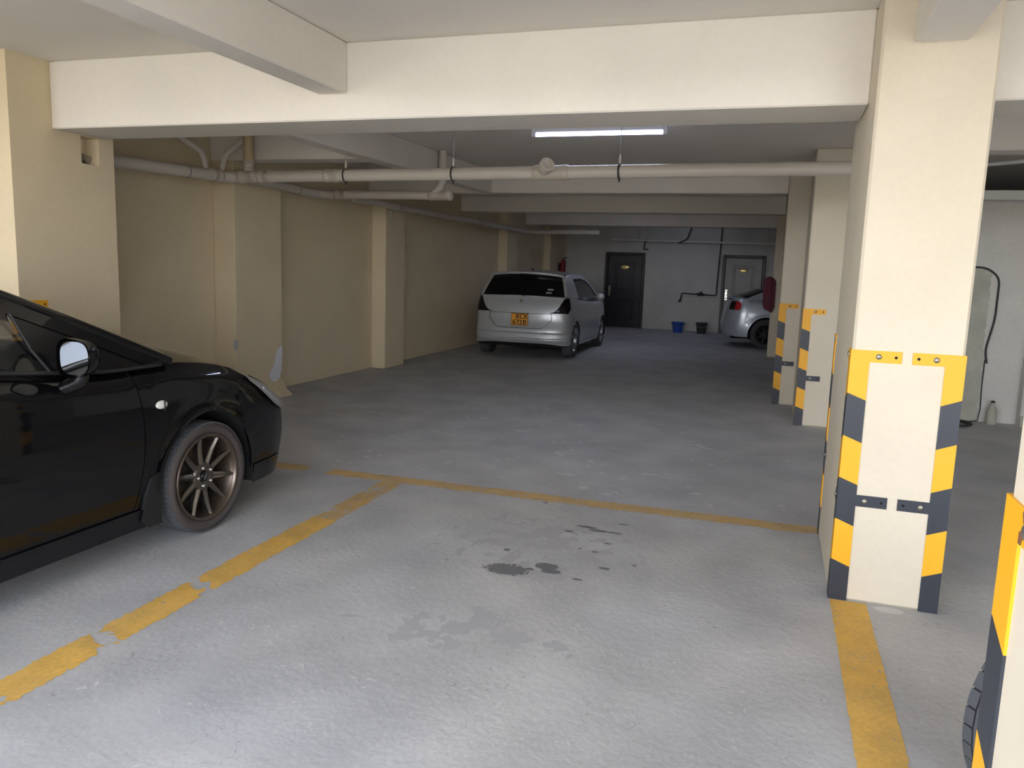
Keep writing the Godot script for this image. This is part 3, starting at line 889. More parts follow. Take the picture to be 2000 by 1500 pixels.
func build_floor_marks():
	var n = noise(77, 2.2, 4)
	var n2 = noise(78, 9.0, 3)
	# left bay line: worn in patches; gaps where the photograph shows them
	var gaps = [[-2.36, 0.035, 0.75], [-2.95, 0.04, 0.6], [-1.86, 0.05, 0.7], [-1.3, 0.06, 0.6]]
	flat_patch("bay_line", func(x, z):
		var e = 0.085 - absf(x + 2.49 + 0.01 * n.get_noise_2d(z * 2, 3))
		var worn = n.get_noise_2d(x * 5, z * 2) * 0.09 + n2.get_noise_2d(x * 3, z * 3) * 0.07 + 0.068
		for g in gaps: worn -= g[2] * 0.24 * exp(-pow((z - g[0] - 0.5 * (x + 2.49) + 0.06 * n2.get_noise_2d(x * 2, z * 2)) / g[1], 2.0))
		return min(e + 0.02 * n2.get_noise_2d(x * 4, z * 4), worn), -2.62, -2.36, -4.05, -0.6, 0.012, "yellow_paint", "worn yellow bay line beside the black car", "floor line")
	flat_patch("bay_line", func(x, z):
		var e = 0.08 - absf(x + 2.49)
		return min(e + 0.02 * n2.get_noise_2d(x * 4, z * 4), n.get_noise_2d(x * 5, z * 2) * 0.10 + n2.get_noise_2d(x * 3, z * 3) * 0.10 + 0.04), -2.62, -2.36, -5.02, -4.05, 0.014, "faded_yellow", "faded end of the bay line meeting the cross line", "floor line")
	flat_patch("bay_line", func(x, z):
		var zc = -5.04 - 0.01 * x + 0.02 * n.get_noise_2d(x * 1.3, 1)
		var e = 0.075 - absf(z - zc)
		var gap = 0.3 * exp(-pow((x + 3.15) / 0.07, 2.0))
		return min(e + 0.02 * n2.get_noise_2d(x * 4, z * 4), n.get_noise_2d(x * 2, z * 5) * 0.09 + n2.get_noise_2d(x * 3, z * 3) * 0.08 + 0.055 - gap), -3.9, 0.355, -5.2, -4.9, 0.014, "faded_yellow", "faded yellow cross line along the front of the bays", "floor line", 0.0022)
	flat_patch("bay_line", func(x, z):
		return min(0.082 - absf(x - 0.445) + 0.006 * n2.get_noise_2d(x * 4, z * 4), 0.11 + n2.get_noise_2d(x * 5, z * 5) * 0.22), 0.33, 0.56, -3.968, -1.41, 0.012, "yellow_paint", "solid yellow bay line running to the striped column", "floor line")
	# oil drips: [x, z, rx, rz]
	var spots = [[-1.03, -3.83, 0.062, 0.045], [-0.99, -3.77, 0.055, 0.03], [-1.10, -3.76, 0.022, 0.016], [-0.84, -3.72, 0.028, 0.014], [-0.74, -3.92, 0.03, 0.016], [-1.06, -4.42, 0.03, 0.02],
		[-0.98, -4.54, 0.07, 0.018], [-0.90, -4.50, 0.06, 0.02], [-0.80, -4.50, 0.05, 0.012], [-0.78, -4.68, 0.035, 0.012], [-0.80, -4.30, 0.022, 0.012], [-0.84, -4.14, 0.02, 0.016], [-1.30, -3.98, 0.02, 0.02], [-0.60, -4.02, 0.012, 0.012], [-1.35, -4.92, 0.02, 0.014], [-0.93, -4.16, 0.014, 0.01]]
	for i in spots.size():
		var s = spots[i]
		flat_patch("oil_stain", func(x, z): return 1.0 - pow((x - s[0]) / s[2], 2.0) - pow((z - s[1]) / s[3], 2.0) + 0.7 * n2.get_noise_2d(x * 9 + i, z * 9), s[0] - 0.13, s[0] + 0.13, s[1] - 0.1, s[1] + 0.1, 0.006, "stain", "small dark oil drip on the floor of the empty bay", "stain", 0.0012, "oil drips in the empty bay")
	flat_patch("oil_stain", func(x, z): return 1.0 - pow((x + 1.21) / 0.115, 2.0) - pow((z + 3.71) / 0.075, 2.0) + 1.2 * n2.get_noise_2d(x * 6, z * 6), -1.4, -1.0, -3.9, -3.5, 0.008, "stain", "largest dark oil stain on the floor of the empty bay", "stain", 0.0012)
	flat_patch("oil_stain", func(x, z): return 0.9 - pow((x + 0.97) / 0.09, 2.0) - pow((z + 3.70) / 0.045, 2.0) + 0.7 * n2.get_noise_2d(x * 8, z * 8), -1.15, -0.75, -3.85, -3.5, 0.008, "stain_pale", "pale smear beside the largest oil stain", "stain", 0.0010)
	flat_patch("old_stain", func(x, z): return n.get_noise_2d(x * 2.5, z * 2.5) + 0.5 * n2.get_noise_2d(x * 2, z * 2) + 0.05 - 1.4 * (pow((x + 1.15) / 0.75, 2.0) + pow((z + 4.2) / 0.6, 2.0)) * 0.5, -2.0, -0.3, -4.9, -3.4, 0.02, "stain_pale", "faint old blotches round the oil drips", "stain", 0.0006)
	flat_patch("old_stain", func(x, z): return n.get_noise_2d(x * 2.1 + 5, z * 2.1) + 0.5 * n2.get_noise_2d(x * 2 + 5, z * 2) + 0.05 - 1.4 * (pow((x + 1.15) / 0.55, 2.0) + pow((z + 2.95) / 0.3, 2.0)) * 0.5, -2.0, -0.3, -3.5, -2.4, 0.02, "stain_pale", "faint old damp blotch nearer the garage mouth", "stain", 0.0006)
	# pale scuffs
	flat_patch("floor_scuffs", func(x, z): return n2.get_noise_2d(x * 0.9, z * 5.0) + 0.5 * n.get_noise_2d(x, z) - 0.47, -5.2, 0.2, -12.0, -5.3, 0.03, "dust", "pale scuffs scattered over the driving aisle", "scuff", 0.0008).set_meta("kind", "stuff")
	flat_patch("floor_scuffs", func(x, z): return n2.get_noise_2d(x * 4.0 + 40, z * 4.0) + 0.5 * n.get_noise_2d(x + 9, z) - 0.55, -2.3, 0.3, -4.9, -1.3, 0.014, "dust", "pale specks scattered over the empty bay", "scuff", 0.0008).set_meta("kind", "stuff")
	# mortar crumbs at the column foot
	flat_patch("mortar_smear", func(x, z): return 0.9 - pow((x - 0.62) / 0.07, 2.0) - pow((z + 3.93) / 0.04, 2.0) + 0.8 * n2.get_noise_2d(x * 9, z * 9), 0.5, 0.75, -3.97, -3.85, 0.008, "dust", "pale mortar smear at the foot of the striped column", "mortar", 0.0015)

# ---------------------------------------------------------------- wheels
func make_wheel(parent, called, at: Vector3, side, R, width, rim_r, style, turn = 0.0):
	var t := Node3D.new()
	t.name = numbered(parent, called)
	parent.add_child(t, true)
	t.position = at
	t.rotation.y = turn
	var X = Vector3(side, 0, 0)     # outward
	var w = width * 0.5
	# tyre: side walls and shoulders, then tread blocks with grooves
	var st = new_st(true)
	lathe(st, Vector3.ZERO, X, [Vector2(rim_r - 0.01, -w * 0.8), Vector2(rim_r + 0.02, -w * 0.95), Vector2((R + rim_r) * 0.5, -w * 1.03), Vector2(R - 0.025, -w * 0.96), Vector2(R - 0.010, -w * 0.88), Vector2(R - 0.009, w * 0.88), Vector2(R - 0.025, w * 0.96), Vector2((R + rim_r) * 0.5, w * 1.03), Vector2(rim_r + 0.02, w * 0.95), Vector2(rim_r - 0.01, w * 0.8)], 64)
	var ty = obj("tyre", st, "tyre_side", t)
	st = new_st()
	var N = 66 if style == "ten_spoke" else 36
	var bands = [[-0.90, -0.56], [-0.50, -0.10], [-0.04, 0.36], [0.42, 0.90]]
	for bi in 4:
		var b = bands[bi]
		for k in N:
			var a0 = TAU * (k + 0.06) / N
			var a1 = TAU * (k + (0.94 if bi == 0 or bi == 3 else 1.06)) / N
			var x0 = b[0] * w
			var x1 = b[1] * w
			var P = func(a, x, r): return Vector3(side * x, cos(a) * r, sin(a) * r)
			var ro = func(x): return R - 0.006 * pow(absf(x) / w, 4.0)
			var am = (a0 + a1) * 0.5
			var out = Vector3(0, cos(am), sin(am))
			poly(st, [P.call(a0, x0, ro.call(x0)), P.call(a1, x0, ro.call(x0)), P.call(a1, x1, ro.call(x1)), P.call(a0, x1, ro.call(x1))], out)
			poly(st, [P.call(a0, x1, ro.call(x1)), P.call(a1, x1, ro.call(x1)), P.call(a1, x1, R - 0.012), P.call(a0, x1, R - 0.012)], Vector3(side, 0, 0))
			poly(st, [P.call(a0, x0, ro.call(x0)), P.call(a1, x0, ro.call(x0)), P.call(a1, x0, R - 0.012), P.call(a0, x0, R - 0.012)], Vector3(-side, 0, 0))
			var tn = Vector3(0, -sin(am), cos(am))
			poly(st, [P.call(a0, x0, ro.call(x0)), P.call(a0, x1, ro.call(x1)), P.call(a0, x1, R - 0.012), P.call(a0, x0, R - 0.012)], -tn)
			poly(st, [P.call(a1, x0, ro.call(x0)), P.call(a1, x1, ro.call(x1)), P.call(a1, x1, R - 0.012), P.call(a1, x0, R - 0.012)], tn)
	obj("tread", st, "tyre_rubber", t)
	# rim
	st = new_st(true)
	lathe(st, Vector3.ZERO, X, [Vector2(rim_r - 0.006, w * 0.80), Vector2(rim_r + 0.006, w * 0.92), Vector2(rim_r - 0.002, w * 0.97), Vector2(rim_r - 0.014, w * 0.92), Vector2(rim_r - 0.018, w * 0.75)], 48, true)
	obj("rim_lip", st, ("rim_lip" if style == "ten_spoke" else ("black_plastic" if style == "dark" else "alloy")), t)
	st = new_st(true)
	lathe(st, Vector3.ZERO, X, [Vector2(rim_r - 0.018, w * 0.76), Vector2(rim_r - 0.035, w * 0.35), Vector2(rim_r - 0.04, -w * 0.8)], 48, true)
	obj("rim_barrel", st, ("rim_lip" if style == "ten_spoke" else ("black_plastic" if style == "dark" else "alloy")), t)
	st = new_st(true)
	lathe(st, Vector3.ZERO, X, [Vector2(rim_r - 0.02, -w * 0.3), Vector2(rim_r * 0.72, -w * 0.28), Vector2(rim_r * 0.70, -w * 0.1), Vector2(0.05, -w * 0.1), Vector2(0.0, -w * 0.1)], 32)
	obj("brake_disc", st, "disc" if style == "ten_spoke" else "liner", t)
	st = new_st()
	var ns = 10 if style == "ten_spoke" else (5 if style == "five_spoke" else 7)
	var hub = 0.075 if style == "ten_spoke" else 0.06
	for k in ns:
		var a = TAU * (k + 0.25) / ns
		var r = Vector3(0, cos(a), sin(a))
		var q = Vector3(0, -sin(a), cos(a))
		var h0 = (0.020 if style == "ten_spoke" else 0.034)
		var h1 = (0.011 if style == "ten_spoke" else 0.024)
		var xo0 = w * 0.66
		var xo1 = w * 0.80
		var p = [hub * 0.8, (hub + rim_r) * 0.5, rim_r - 0.016]
		var hw = [h0, (h0 + h1) * 0.5, h1]
		var xo = [xo0, lerpf(xo0, xo1, 0.25), xo1]
		for i in 2:
			var A = func(j, s, lay):
				var base = r * p[j] + X * (xo[j] if lay > 0 else xo[j] - (0.012 if lay == 0 else 0.04))
				return base + q * hw[j] * s * (0.25 if lay == 1 else 1.0)
			# bevelled top: ridge, then two flanks, then side walls
			poly(st, [A.call(i, -1, 1), A.call(i, 1, 1), A.call(i + 1, 1, 1), A.call(i + 1, -1, 1)], X)
			for s in [-1, 1]:
				poly(st, [A.call(i, s, 1), A.call(i, s, 0), A.call(i + 1, s, 0), A.call(i + 1, s, 1)], X + q * s)
				poly(st, [A.call(i, s, 0), A.call(i, s, -1), A.call(i + 1, s, -1), A.call(i + 1, s, 0)], q * s)
	obj("spokes", st, ("gunmetal" if style == "ten_spoke" else ("black_plastic" if style == "dark" else "alloy")), t)
	st = new_st(true)
	lathe(st, Vector3.ZERO, X, [Vector2(hub * 1.12, w * 0.4), Vector2(hub * 1.1, w * 0.60), Vector2(hub * 0.95, w * 0.68), Vector2(hub * 0.5, w * 0.66), Vector2(hub * 0.42, w * 0.62), Vector2(0, w * 0.62)], 32)
	var hb = obj("hub", st, ("gunmetal" if style == "ten_spoke" else ("black_plastic" if style == "dark" else "alloy")), t)
	st = new_st(true)
	lathe(st, Vector3.ZERO, X, [Vector2(0.03, w * 0.62), Vector2(0.03, w * 0.70), Vector2(0.026, w * 0.73), Vector2(0, w * 0.735)], 24)
	obj("centre_cap", st, "black_gloss", hb)
	if style == "ten_spoke":
		st = new_st()
		for s in [-1, 0, 1]:
			prism(st, [Vector2(-0.016, -0.003), Vector2(0.016, 0.004), Vector2(0.016, 0.008), Vector2(-0.016, 0.001)], X * w * 0.735 + Vector3(0, s * 0.008, 0), Vector3(0, 0.5, -0.86), Vector3(0, 0.86, 0.5), X, 0.001)
		obj("cap_mark", st, "alloy", hb)
		for k in 5:
			var a = TAU * k / 5 + 0.3
			st = new_st(true)
			lathe(st, Vector3(0, cos(a), sin(a)) * 0.054, X, [Vector2(0.011, w * 0.60), Vector2(0.011, w * 0.74), Vector2(0.007, w * 0.78), Vector2(0, w * 0.78)], 8)
			obj("lug_nut", st, "chrome", hb)
	return t

# ---------------------------------------------------------------- car bodies
# P: W half width, wy [[y, share]], sf / sr where the caps begin, Lf / Lr [[y, length]], nf / nr cap squareness,
#    yt [[s, top of the wall]], axles [s, s], ay, R arch radius, sill. Forward is -z, s runs forward.
func wallp(P, c: Vector2, y, off = 0.0) -> Vector3:
	var w = P.W * tab(P.wy, y) + off
	var s
	if c.x == 0: s = c.y
	elif c.x > 0:
		var e = 2.0 / P.nf
		s = P.sf + (tab(P.Lf, y) + off) * pow(sin(c.y), e)
		w *= pow(max(cos(c.y), 0.0), e)
	else:
		var e = 2.0 / P.nr
		s = P.sr - (tab(P.Lr, y) + off) * pow(sin(c.y), e)
		w *= pow(max(cos(c.y), 0.0), e)
	for sc in P.axles:
		var d = Vector2(s - sc, y - P.ay).length() - P.R
		if d > -0.01: w += P.flare * exp(-pow(d / 0.045, 2.0))
	if P.has("seam"):
		s += P.bulge * exp(-pow((s - P.seam) / 0.16, 2.0)) * (1.0 - pow((y - 0.66) / 0.36, 2.0))
	var dt = tab(P.yt, s) - y
	if dt < P.fil and c.x >= 0: w -= P.fil * 0.55 * pow(1.0 - max(dt, 0.0) / P.fil, 2.0) * (1.0 if c.x == 0 else max(cos(c.y), 0.15))
	if P.has("crease"):
		w += 0.006 * exp(-pow((y - P.crease - 0.02 * s) / 0.02, 2.0)) * clampf(-s * 3.0, 0.0, 1.0)
	return Vector3(w, y, -s)

func front_cols(P, n = 16, u0 = 0.0, u1 = 1.0):
	var a = []
	for i in n + 1: a.append(Vector2(1, PI * 0.5 * pow(lerpf(u0, u1, float(i) / n), 1.2)))
	return a

func rear_cols(P, n = 16, u0 = 0.0, u1 = 1.0):
	var a = []
	for i in n + 1: a.append(Vector2(-1, PI * 0.5 * pow(lerpf(u0, u1, float(i) / n), 1.2)))
	return a

func side_cols(P, s0, s1, step = 0.05):
	var v = [s0, s1]
	var s = s0 + step
	while s < s1 - 0.01:
		v.append(s); s += step
	for a in P.axles:
		for k in 25:
			var q = a - P.R * cos(PI * k / 24.0)
			if q > s0 and q < s1: v.append(q)
		for e in [-P.R - 0.001, P.R + 0.001]:
			if a + e > s0 and a + e < s1: v.append(a + e)
	v.sort()
	var out = []
	for q in v: out.append(Vector2(0, q))
	return out

func ybot(P, c: Vector2):
	var p = wallp(P, c, 0.35)
	var s = -p.z
	for a in P.axles:
		if absf(s - a) <= P.R + 0.0001: return P.ay + sqrt(max(P.R * P.R - (s - a) * (s - a), 0.0))
	return P.sill

func patch(st, P, cols, ylo, yhi, nr, sg, off = 0.0):
	var rows = []
	for j in nr + 1:
		var row = []
		for c in cols:
			var a = ylo.call(c) if ylo is Callable else ylo
			var b = yhi.call(c) if yhi is Callable else yhi
			var p = wallp(P, c, lerpf(a, b, float(j) / nr), off)
			row.append(Vector3(p.x * sg, p.y, p.z))
		rows.append(row)
	var mid = (P.axles[0] + P.axles[1]) * 0.5
	for i in rows.size() - 1:
		for j in rows[i].size() - 1:
			var a = rows[i][j]; var b = rows[i][j + 1]; var c2 = rows[i + 1][j + 1]; var d = rows[i + 1][j]
			var out = (a + c2) * 0.5 - Vector3(0, a.y, clampf(a.z, -P.sf + 0.3, -P.sr - 0.3))
			tri(st, a, b, c2, out)
			tri(st, a, c2, d, out)

# horizontal lid from the wall's top edge to the middle
func lid(st, P, cols, yhi, crown, r0 = 0.0, nr = 8):
	for sg in [-1, 1]:
		var rows = []
		for c in cols:
			var row = []
			var e = wallp(P, c, yhi.call(c) if yhi is Callable else yhi)
			for k in nr + 1:
				var r = lerpf(1.0, r0, float(k) / nr)
				var cr = crown.call(-e.z) if crown is Callable else crown
				row.append(Vector3(e.x * r * sg, e.y + cr * (1.0 - pow(r, 2.2)), e.z))
			rows.append(row)
		grid(st, rows, Vector3(INF, 0, 0))

# side of the cabin: w as a function of height
func cabw(P, y): return P.cw - P.ck * (y - P.cy) - P.cq * pow(max(y - P.cy, 0.0), 2.0)

func cabside(st, P, bot, top, nr, sg, off = 0.0):
	var rows = []
	for j in nr + 1:
		var row = []
		for i in bot.size():
			var p = bot[i].lerp(top[i], float(j) / nr)
			row.append(Vector3((cabw(P, p.y) + off) * sg, p.y, -p.x))
		rows.append(row)
	for i in rows.size() - 1:
		for j in rows[i].size() - 1:
			var out = Vector3(sg, 0.3, 0)
			tri(st, rows[i][j], rows[i][j + 1], rows[i + 1][j + 1], out)
			tri(st, rows[i][j], rows[i + 1][j + 1], rows[i + 1][j], out)

# top of the cabin between both rails. rail: function of u -> Vector2(s, y); bow(u), crown(u)
func cabtop(st, P, us, rail, bow, crown, r1 = 1.0, off = 0.0, nk = 16):
	var rows = []
	for u in us:
		var q = rail.call(u)
		var w = cabw(P, q.y)
		var row = []
		for k in nk + 1:
			var r = lerpf(-r1, r1, float(k) / nk)
			var e = 1.0 - pow(absf(r), 2.3)
			row.append(Vector3(r * w, q.y + crown.call(u) * e + off, -(q.x + bow.call(u) * e)))
		rows.append(row)
	grid(st, rows, Vector3(0, 0.4, (-P.axles[0] - P.axles[1]) * 0.5))

func arch_liner(st, P, sc, sg):
	# wheel well and the rolled lip of the arch
	for k in 24:
		var a = PI * k / 24.0
		var b = PI * (k + 1) / 24.0
		var pa = [sc - P.R * cos(a), P.ay + P.R * sin(a)]
		var pb = [sc - P.R * cos(b), P.ay + P.R * sin(b)]
		var wa = wallp(P, Vector2(0, pa[0]), pa[1]).x
		var wb = wallp(P, Vector2(0, pb[0]), pb[1]).x
		var out = Vector3(0, P.ay, -sc) - Vector3(0, pa[1], -pa[0])
		poly(st, [Vector3(sg * wa, pa[1], -pa[0]), Vector3(sg * wb, pb[1], -pb[0]), Vector3(sg * 0.35, pb[1], -pb[0]), Vector3(sg * 0.35, pa[1], -pa[0])], out)
	var disc = []
	for k in 25:
		var a = PI * k / 24.0
		disc.append(Vector3(sg * 0.36, P.ay + P.R * sin(a), -(sc - P.R * cos(a))))
	poly(st, disc, Vector3(sg, 0, 0))
	for e in [-1, 1]:
		var s = sc + e * P.R
		var w = wallp(P, Vector2(0, s), P.ay).x
		poly(st, [Vector3(sg * w, P.sill, -s), Vector3(sg * w, P.ay, -s), Vector3(sg * 0.35, P.ay, -s), Vector3(sg * 0.35, P.sill, -s)], Vector3(0, 0, e))

func ring_strip(st, P, sc, sg, r0, r1, off):
	# narrow lip round the arch
	for k in 32:
		var q = []
		for aa in [[k, r0], [k + 1, r0], [k + 1, r1], [k, r1]]:
			var a = PI * aa[0] / 32.0
			var s = sc - aa[1] * cos(a)
			var y = P.ay + aa[1] * sin(a)
			var w = wallp(P, Vector2(0, s), y).x + off
			q.append(Vector3(sg * w, y, -s))
		poly(st, q, Vector3(sg, 0, 0))

func underbody(t, P, s0, s1):
	box("underbody", Vector3(-P.W * 0.9, P.sill - 0.02, -s1), Vector3(P.W * 0.9, P.sill + 0.03, -s0), "liner", t, 0.02)

func build_black_car():
	var t = thing("black_car", "black glossy car with dark ten-spoke alloy wheels beside the worn yellow line", "car", Vector3(-3.83, 0, -3.61), deg_to_rad(-1.0))
	var P = {"W": 0.868, "wy": [[0.15, 0.955], [0.25, 0.975], [0.45, 0.995], [0.62, 1.0], [0.80, 0.992], [0.95, 0.972], [1.05, 0.955], [1.2, 0.93]],
		"sf": 0.28, "sr": -3.1, "Lf": [[0.18, 0.67], [0.30, 0.72], [0.45, 0.745], [0.56, 0.73], [0.64, 0.68], [0.72, 0.58], [0.80, 0.44], [0.88, 0.30], [1.1, 0.2]], "Lr": [[0.2, 0.42], [0.5, 0.46], [0.9, 0.40], [1.1, 0.36]], "nf": 3.5, "nr": 3.0,
		"yt": [[-3.6, 1.08], [-1.28, 1.045], [-0.91, 1.01], [-0.57, 0.985], [-0.25, 0.985], [0.0, 0.965], [0.15, 0.94], [0.35, 0.885], [0.53, 0.82], [0.70, 0.735], [0.83, 0.66], [0.93, 0.60], [1.03, 0.56]],
		"axles": [0.0, -2.72], "ay": 0.315, "R": 0.385, "sill": 0.20, "flare": 0.016, "fil": 0.10, "seam": -0.52, "bulge": 0.065, "crease": 0.93,
		"cw": 0.832, "ck": 0.30, "cq": 0.16, "cy": 0.98}
	var top = func(c): return tab(P.yt, -wallp(P, c, 0.7).z)
	var bot = func(c): return ybot(P, c)
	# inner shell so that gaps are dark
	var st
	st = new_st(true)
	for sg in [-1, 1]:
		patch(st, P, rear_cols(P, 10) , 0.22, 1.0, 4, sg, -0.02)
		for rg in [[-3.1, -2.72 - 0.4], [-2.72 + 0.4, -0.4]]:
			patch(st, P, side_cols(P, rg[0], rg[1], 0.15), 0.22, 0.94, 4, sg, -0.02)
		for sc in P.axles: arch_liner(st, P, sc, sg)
	obj("wells_and_dark_shell", st, "liner", t)
	underbody(t, P, -3.4, 0.75)
	# fenders, doors, quarters
	for sg in [1, -1]:
		st = new_st(true)
		var fc = side_cols(P, -0.518, 0.28) + front_cols(P, 6, 0.0, 0.36)
		patch(st, P, fc, bot, top, 18, sg)
		obj("fender", st, "black_paint", t)
		st = new_st(true)
		ring_strip(st, P, 0.0, sg, P.R, P.R + 0.016, 0.004)
		obj("arch_lip", st, "black_paint", t)
		st = new_st(true)
		patch(st, P, side_cols(P, -1.62, -0.524), 0.27, top, 18, sg)
		var dr = obj("front_door", st, "black_paint", t)
		st = new_st(true)
		patch(st, P, side_cols(P, -2.34, -1.626), 0.27, top, 12, sg)
		obj("rear_door", st, "black_paint", t)
		st = new_st(true)
		patch(st, P, side_cols(P, -3.1, -2.345) + rear_cols(P, 8, 0.0, 0.5), bot, top, 14, sg)
		obj("quarter_panel", st, "black_paint", t)
		# sill skirt
		st = new_st(true)
		patch(st, P, side_cols(P, -2.33, -0.39), 0.16, 0.264, 4, sg, 0.012)
		patch(st, P, side_cols(P, -2.33, -0.39), 0.264, 0.268, 1, sg, 0.0)
		obj("sill_skirt", st, "black_paint", t)
		# door handle
		st = new_st(true)
		var hw = wallp(P, Vector2(0, -1.4), 0.86).x + 0.025
		tube(st, rounded([Vector3(sg * (hw - 0.03), 0.86, 1.30), Vector3(sg * hw, 0.865, 1.33), Vector3(sg * hw, 0.865, 1.47), Vector3(sg * (hw - 0.03), 0.86, 1.50)], 0.02), 0.012, 10)
		obj("handle", st, "black_paint", dr)
		# belt moulding
		st = new_st(true)
		var bp = []
		for k in 20:
			var s = lerpf(-2.6, -0.30, k / 19.0)
			var y = tab(P.yt, s) + 0.004
			bp.append(Vector3(sg * (cabw(P, y) + 0.004), y, -s))
		tube(st, bp, 0.009, 8)
		obj("belt_moulding", st, "black_plastic", t)
		# mud flap behind the front wheel
		st = new_st()
		var mf = [Vector2(-0.355, 0.44), Vector2(-0.43, 0.42), Vector2(-0.47, 0.33), Vector2(-0.49, 0.20), Vector2(-0.46, 0.165), Vector2(-0.37, 0.165), Vector2(-0.375, 0.30)]
		prism(st, mf, Vector3(sg * 0.835, 0, 0), Vector3(0, 0, -1), Vector3.UP, Vector3(sg, 0, 0), 0.04)
		obj("mud_flap", st, "black_plastic", t)
		# side marker lamp
		st = new_st(true)
		var rows = []
		for p in [[1.0, 0.0], [0.9, 0.008], [0.5, 0.013], [0.0, 0.014]]:
			var row = []
			for k in 21:
				var a = TAU * k / 20
				var s = -0.335 + cos(a) * 0.040 * p[0]
				var y = 0.785 + sin(a) * 0.022 * p[0]
				row.append(Vector3(sg * (wallp(P, Vector2(0, s), y).x + p[1]), y, -s))
			rows.append(row)
		grid(st, rows, Vector3(0, 0.785, 0.335))
		var mk = obj("side_marker", st, "white_lens", t)
		st = new_st()
		bx(st, Vector3(-0.003, -0.032, -0.003), Vector3(0.003, 0.020, 0.003), 0.001)
		var br = obj("marker_bar", st, "black_plastic", mk)
		br.position = Vector3(sg * (wallp(P, Vector2(0, -0.327), 0.785).x + 0.015), 0.785, 0.327)
	# bumper in front, tail behind
	st = new_st(true)
	for sg in [1, -1]:
		patch(st, P, front_cols(P, 22, 0.365, 1.0), 0.18, func(c): return top.call(c) - 0.075, 18, sg)
		patch(st, P, [Vector2(0, 0.392)] + front_cols(P, 8, 0.14, 0.36), 0.18, 0.30, 4, sg, 0.006)
	obj("front_bumper", st, "black_paint", t)
	st = new_st(true)
	for sg in [1, -1]: patch(st, P, front_cols(P, 10, 0.62, 1.0), 0.24, 0.40, 4, sg, 0.004)
	obj("lower_grille", st, "black_plastic", t)
	st = new_st(true)
	for sg in [1, -1]: patch(st, P, front_cols(P, 10, 0.66, 1.0), func(c): return top.call(c) - 0.13, func(c): return top.call(c) - 0.085, 4, sg, 0.004)
	obj("upper_grille", st, "black_gloss", t)
	st = new_st(true)
	for sg in [1, -1]: patch(st, P, rear_cols(P, 14, 0.5, 1.0), 0.22, top, 12, sg)
	obj("tail_panel", st, "black_paint", t)
	# bonnet
	st = new_st(true)
	var hc = side_cols(P, -0.42, 0.28) + front_cols(P, 26, 0.0, 1.0)
	lid(st, P, hc, top, func(s): return lerpf(0.085, 0.035, smoothstep(0.1, 0.9, s)), 0.0, 12)
	obj("bonnet", st, "black_paint", t)
	# headlamps: a housing, reflector and clear lens on the corner
	for sg in [1, -1]:
		var yl = func(c): return top.call(c) - lerpf(0.03, 0.155, smoothstep(0.06, 0.36, c.y)) + 0.07 * smoothstep(0.5, 0.8, c.y)
		var yh = func(c): return top.call(c) + 0.006
		var hcols = front_cols(P, 14, 0.10, 0.56)
		st = new_st(true)
		patch(st, P, hcols, yl, yh, 6, sg, 0.010)
		var hl = obj("headlamp", st, "lamp_reflector", t)
		st = new_st(true)
		patch(st, P, hcols, yl, yh, 6, sg, 0.026)
		obj("lens", st, "lens", hl)
		st = new_st(true)
		var e = wallp(P, Vector2(1, 0.62), 0.70)
		lathe(st, Vector3(e.x * sg, top.call(Vector2(1, 0.62)) - 0.055, e.z - 0.004), Vector3(sg * 0.5, 0.1, -1), [Vector2(0.04, 0.0), Vector2(0.035, 0.008), Vector2(0.03, 0.002), Vector2(0.0, -0.004)], 18)
		obj("projector", st, "black_gloss", hl)
		st = new_st(true)
		patch(st, P, hcols, func(c): return yh.call(c) - 0.012, yh, 1, sg, 0.03)
		obj("lamp_trim", st, "black_gloss", hl)
	# cabin
	var rail_pts = [[0.0, -0.22, 1.005], [0.12, -0.47, 1.115], [0.3, -0.86, 1.285], [0.45, -1.20, 1.415], [0.55, -1.5, 1.475], [0.7, -2.1, 1.50], [0.85, -2.75, 1.47], [0.93, -3.1, 1.33], [1.0, -3.42, 1.10]]
	var rs = []; var ry = []
	for r in rail_pts:
		rs.append([r[0], r[1]]); ry.append([r[0], r[2]])
	var rail = func(u): return Vector2(tab(rs, u), tab(ry, u))
	var bow = func(u): return lerpf(0.30, 0.06, smoothstep(0.0, 0.5, u)) - 0.2 * smoothstep(0.8, 1.0, u)
	var crown = func(u): return lerpf(0.045, 0.06, smoothstep(0.0, 0.5, u))
	var us = []
	for k in 13: us.append(lerpf(0.0, 0.45, k / 12.0))
	st = new_st(true)
	cabtop(st, P, us, rail, bow, crown, 0.94)
	obj("windscreen", st, "car_glass", t)
	us = []
	for k in 15: us.append(lerpf(0.45, 0.86, k / 14.0))
	st = new_st(true)
	cabtop(st, P, us, rail, bow, crown, 1.0)
	obj("roof", st, "black_paint", t)
	us = []
	for k in 8: us.append(lerpf(0.86, 1.0, k / 7.0))
	st = new_st(true)
	cabtop(st, P, us, rail, bow, crown, 0.95)
	obj("rear_window", st, "dark_glass", t)
	var railA = []        # rail as (s, y) points, front to back
	for k in 41: railA.append(rail.call(k / 40.0))
	var rail_y = func(s):
		for k in 40:
			if railA[k].x >= s and railA[k + 1].x <= s:
				return lerpf(railA[k].y, railA[k + 1].y, (railA[k].x - s) / max(railA[k].x - railA[k + 1].x, 1e-5))
		return 1.0
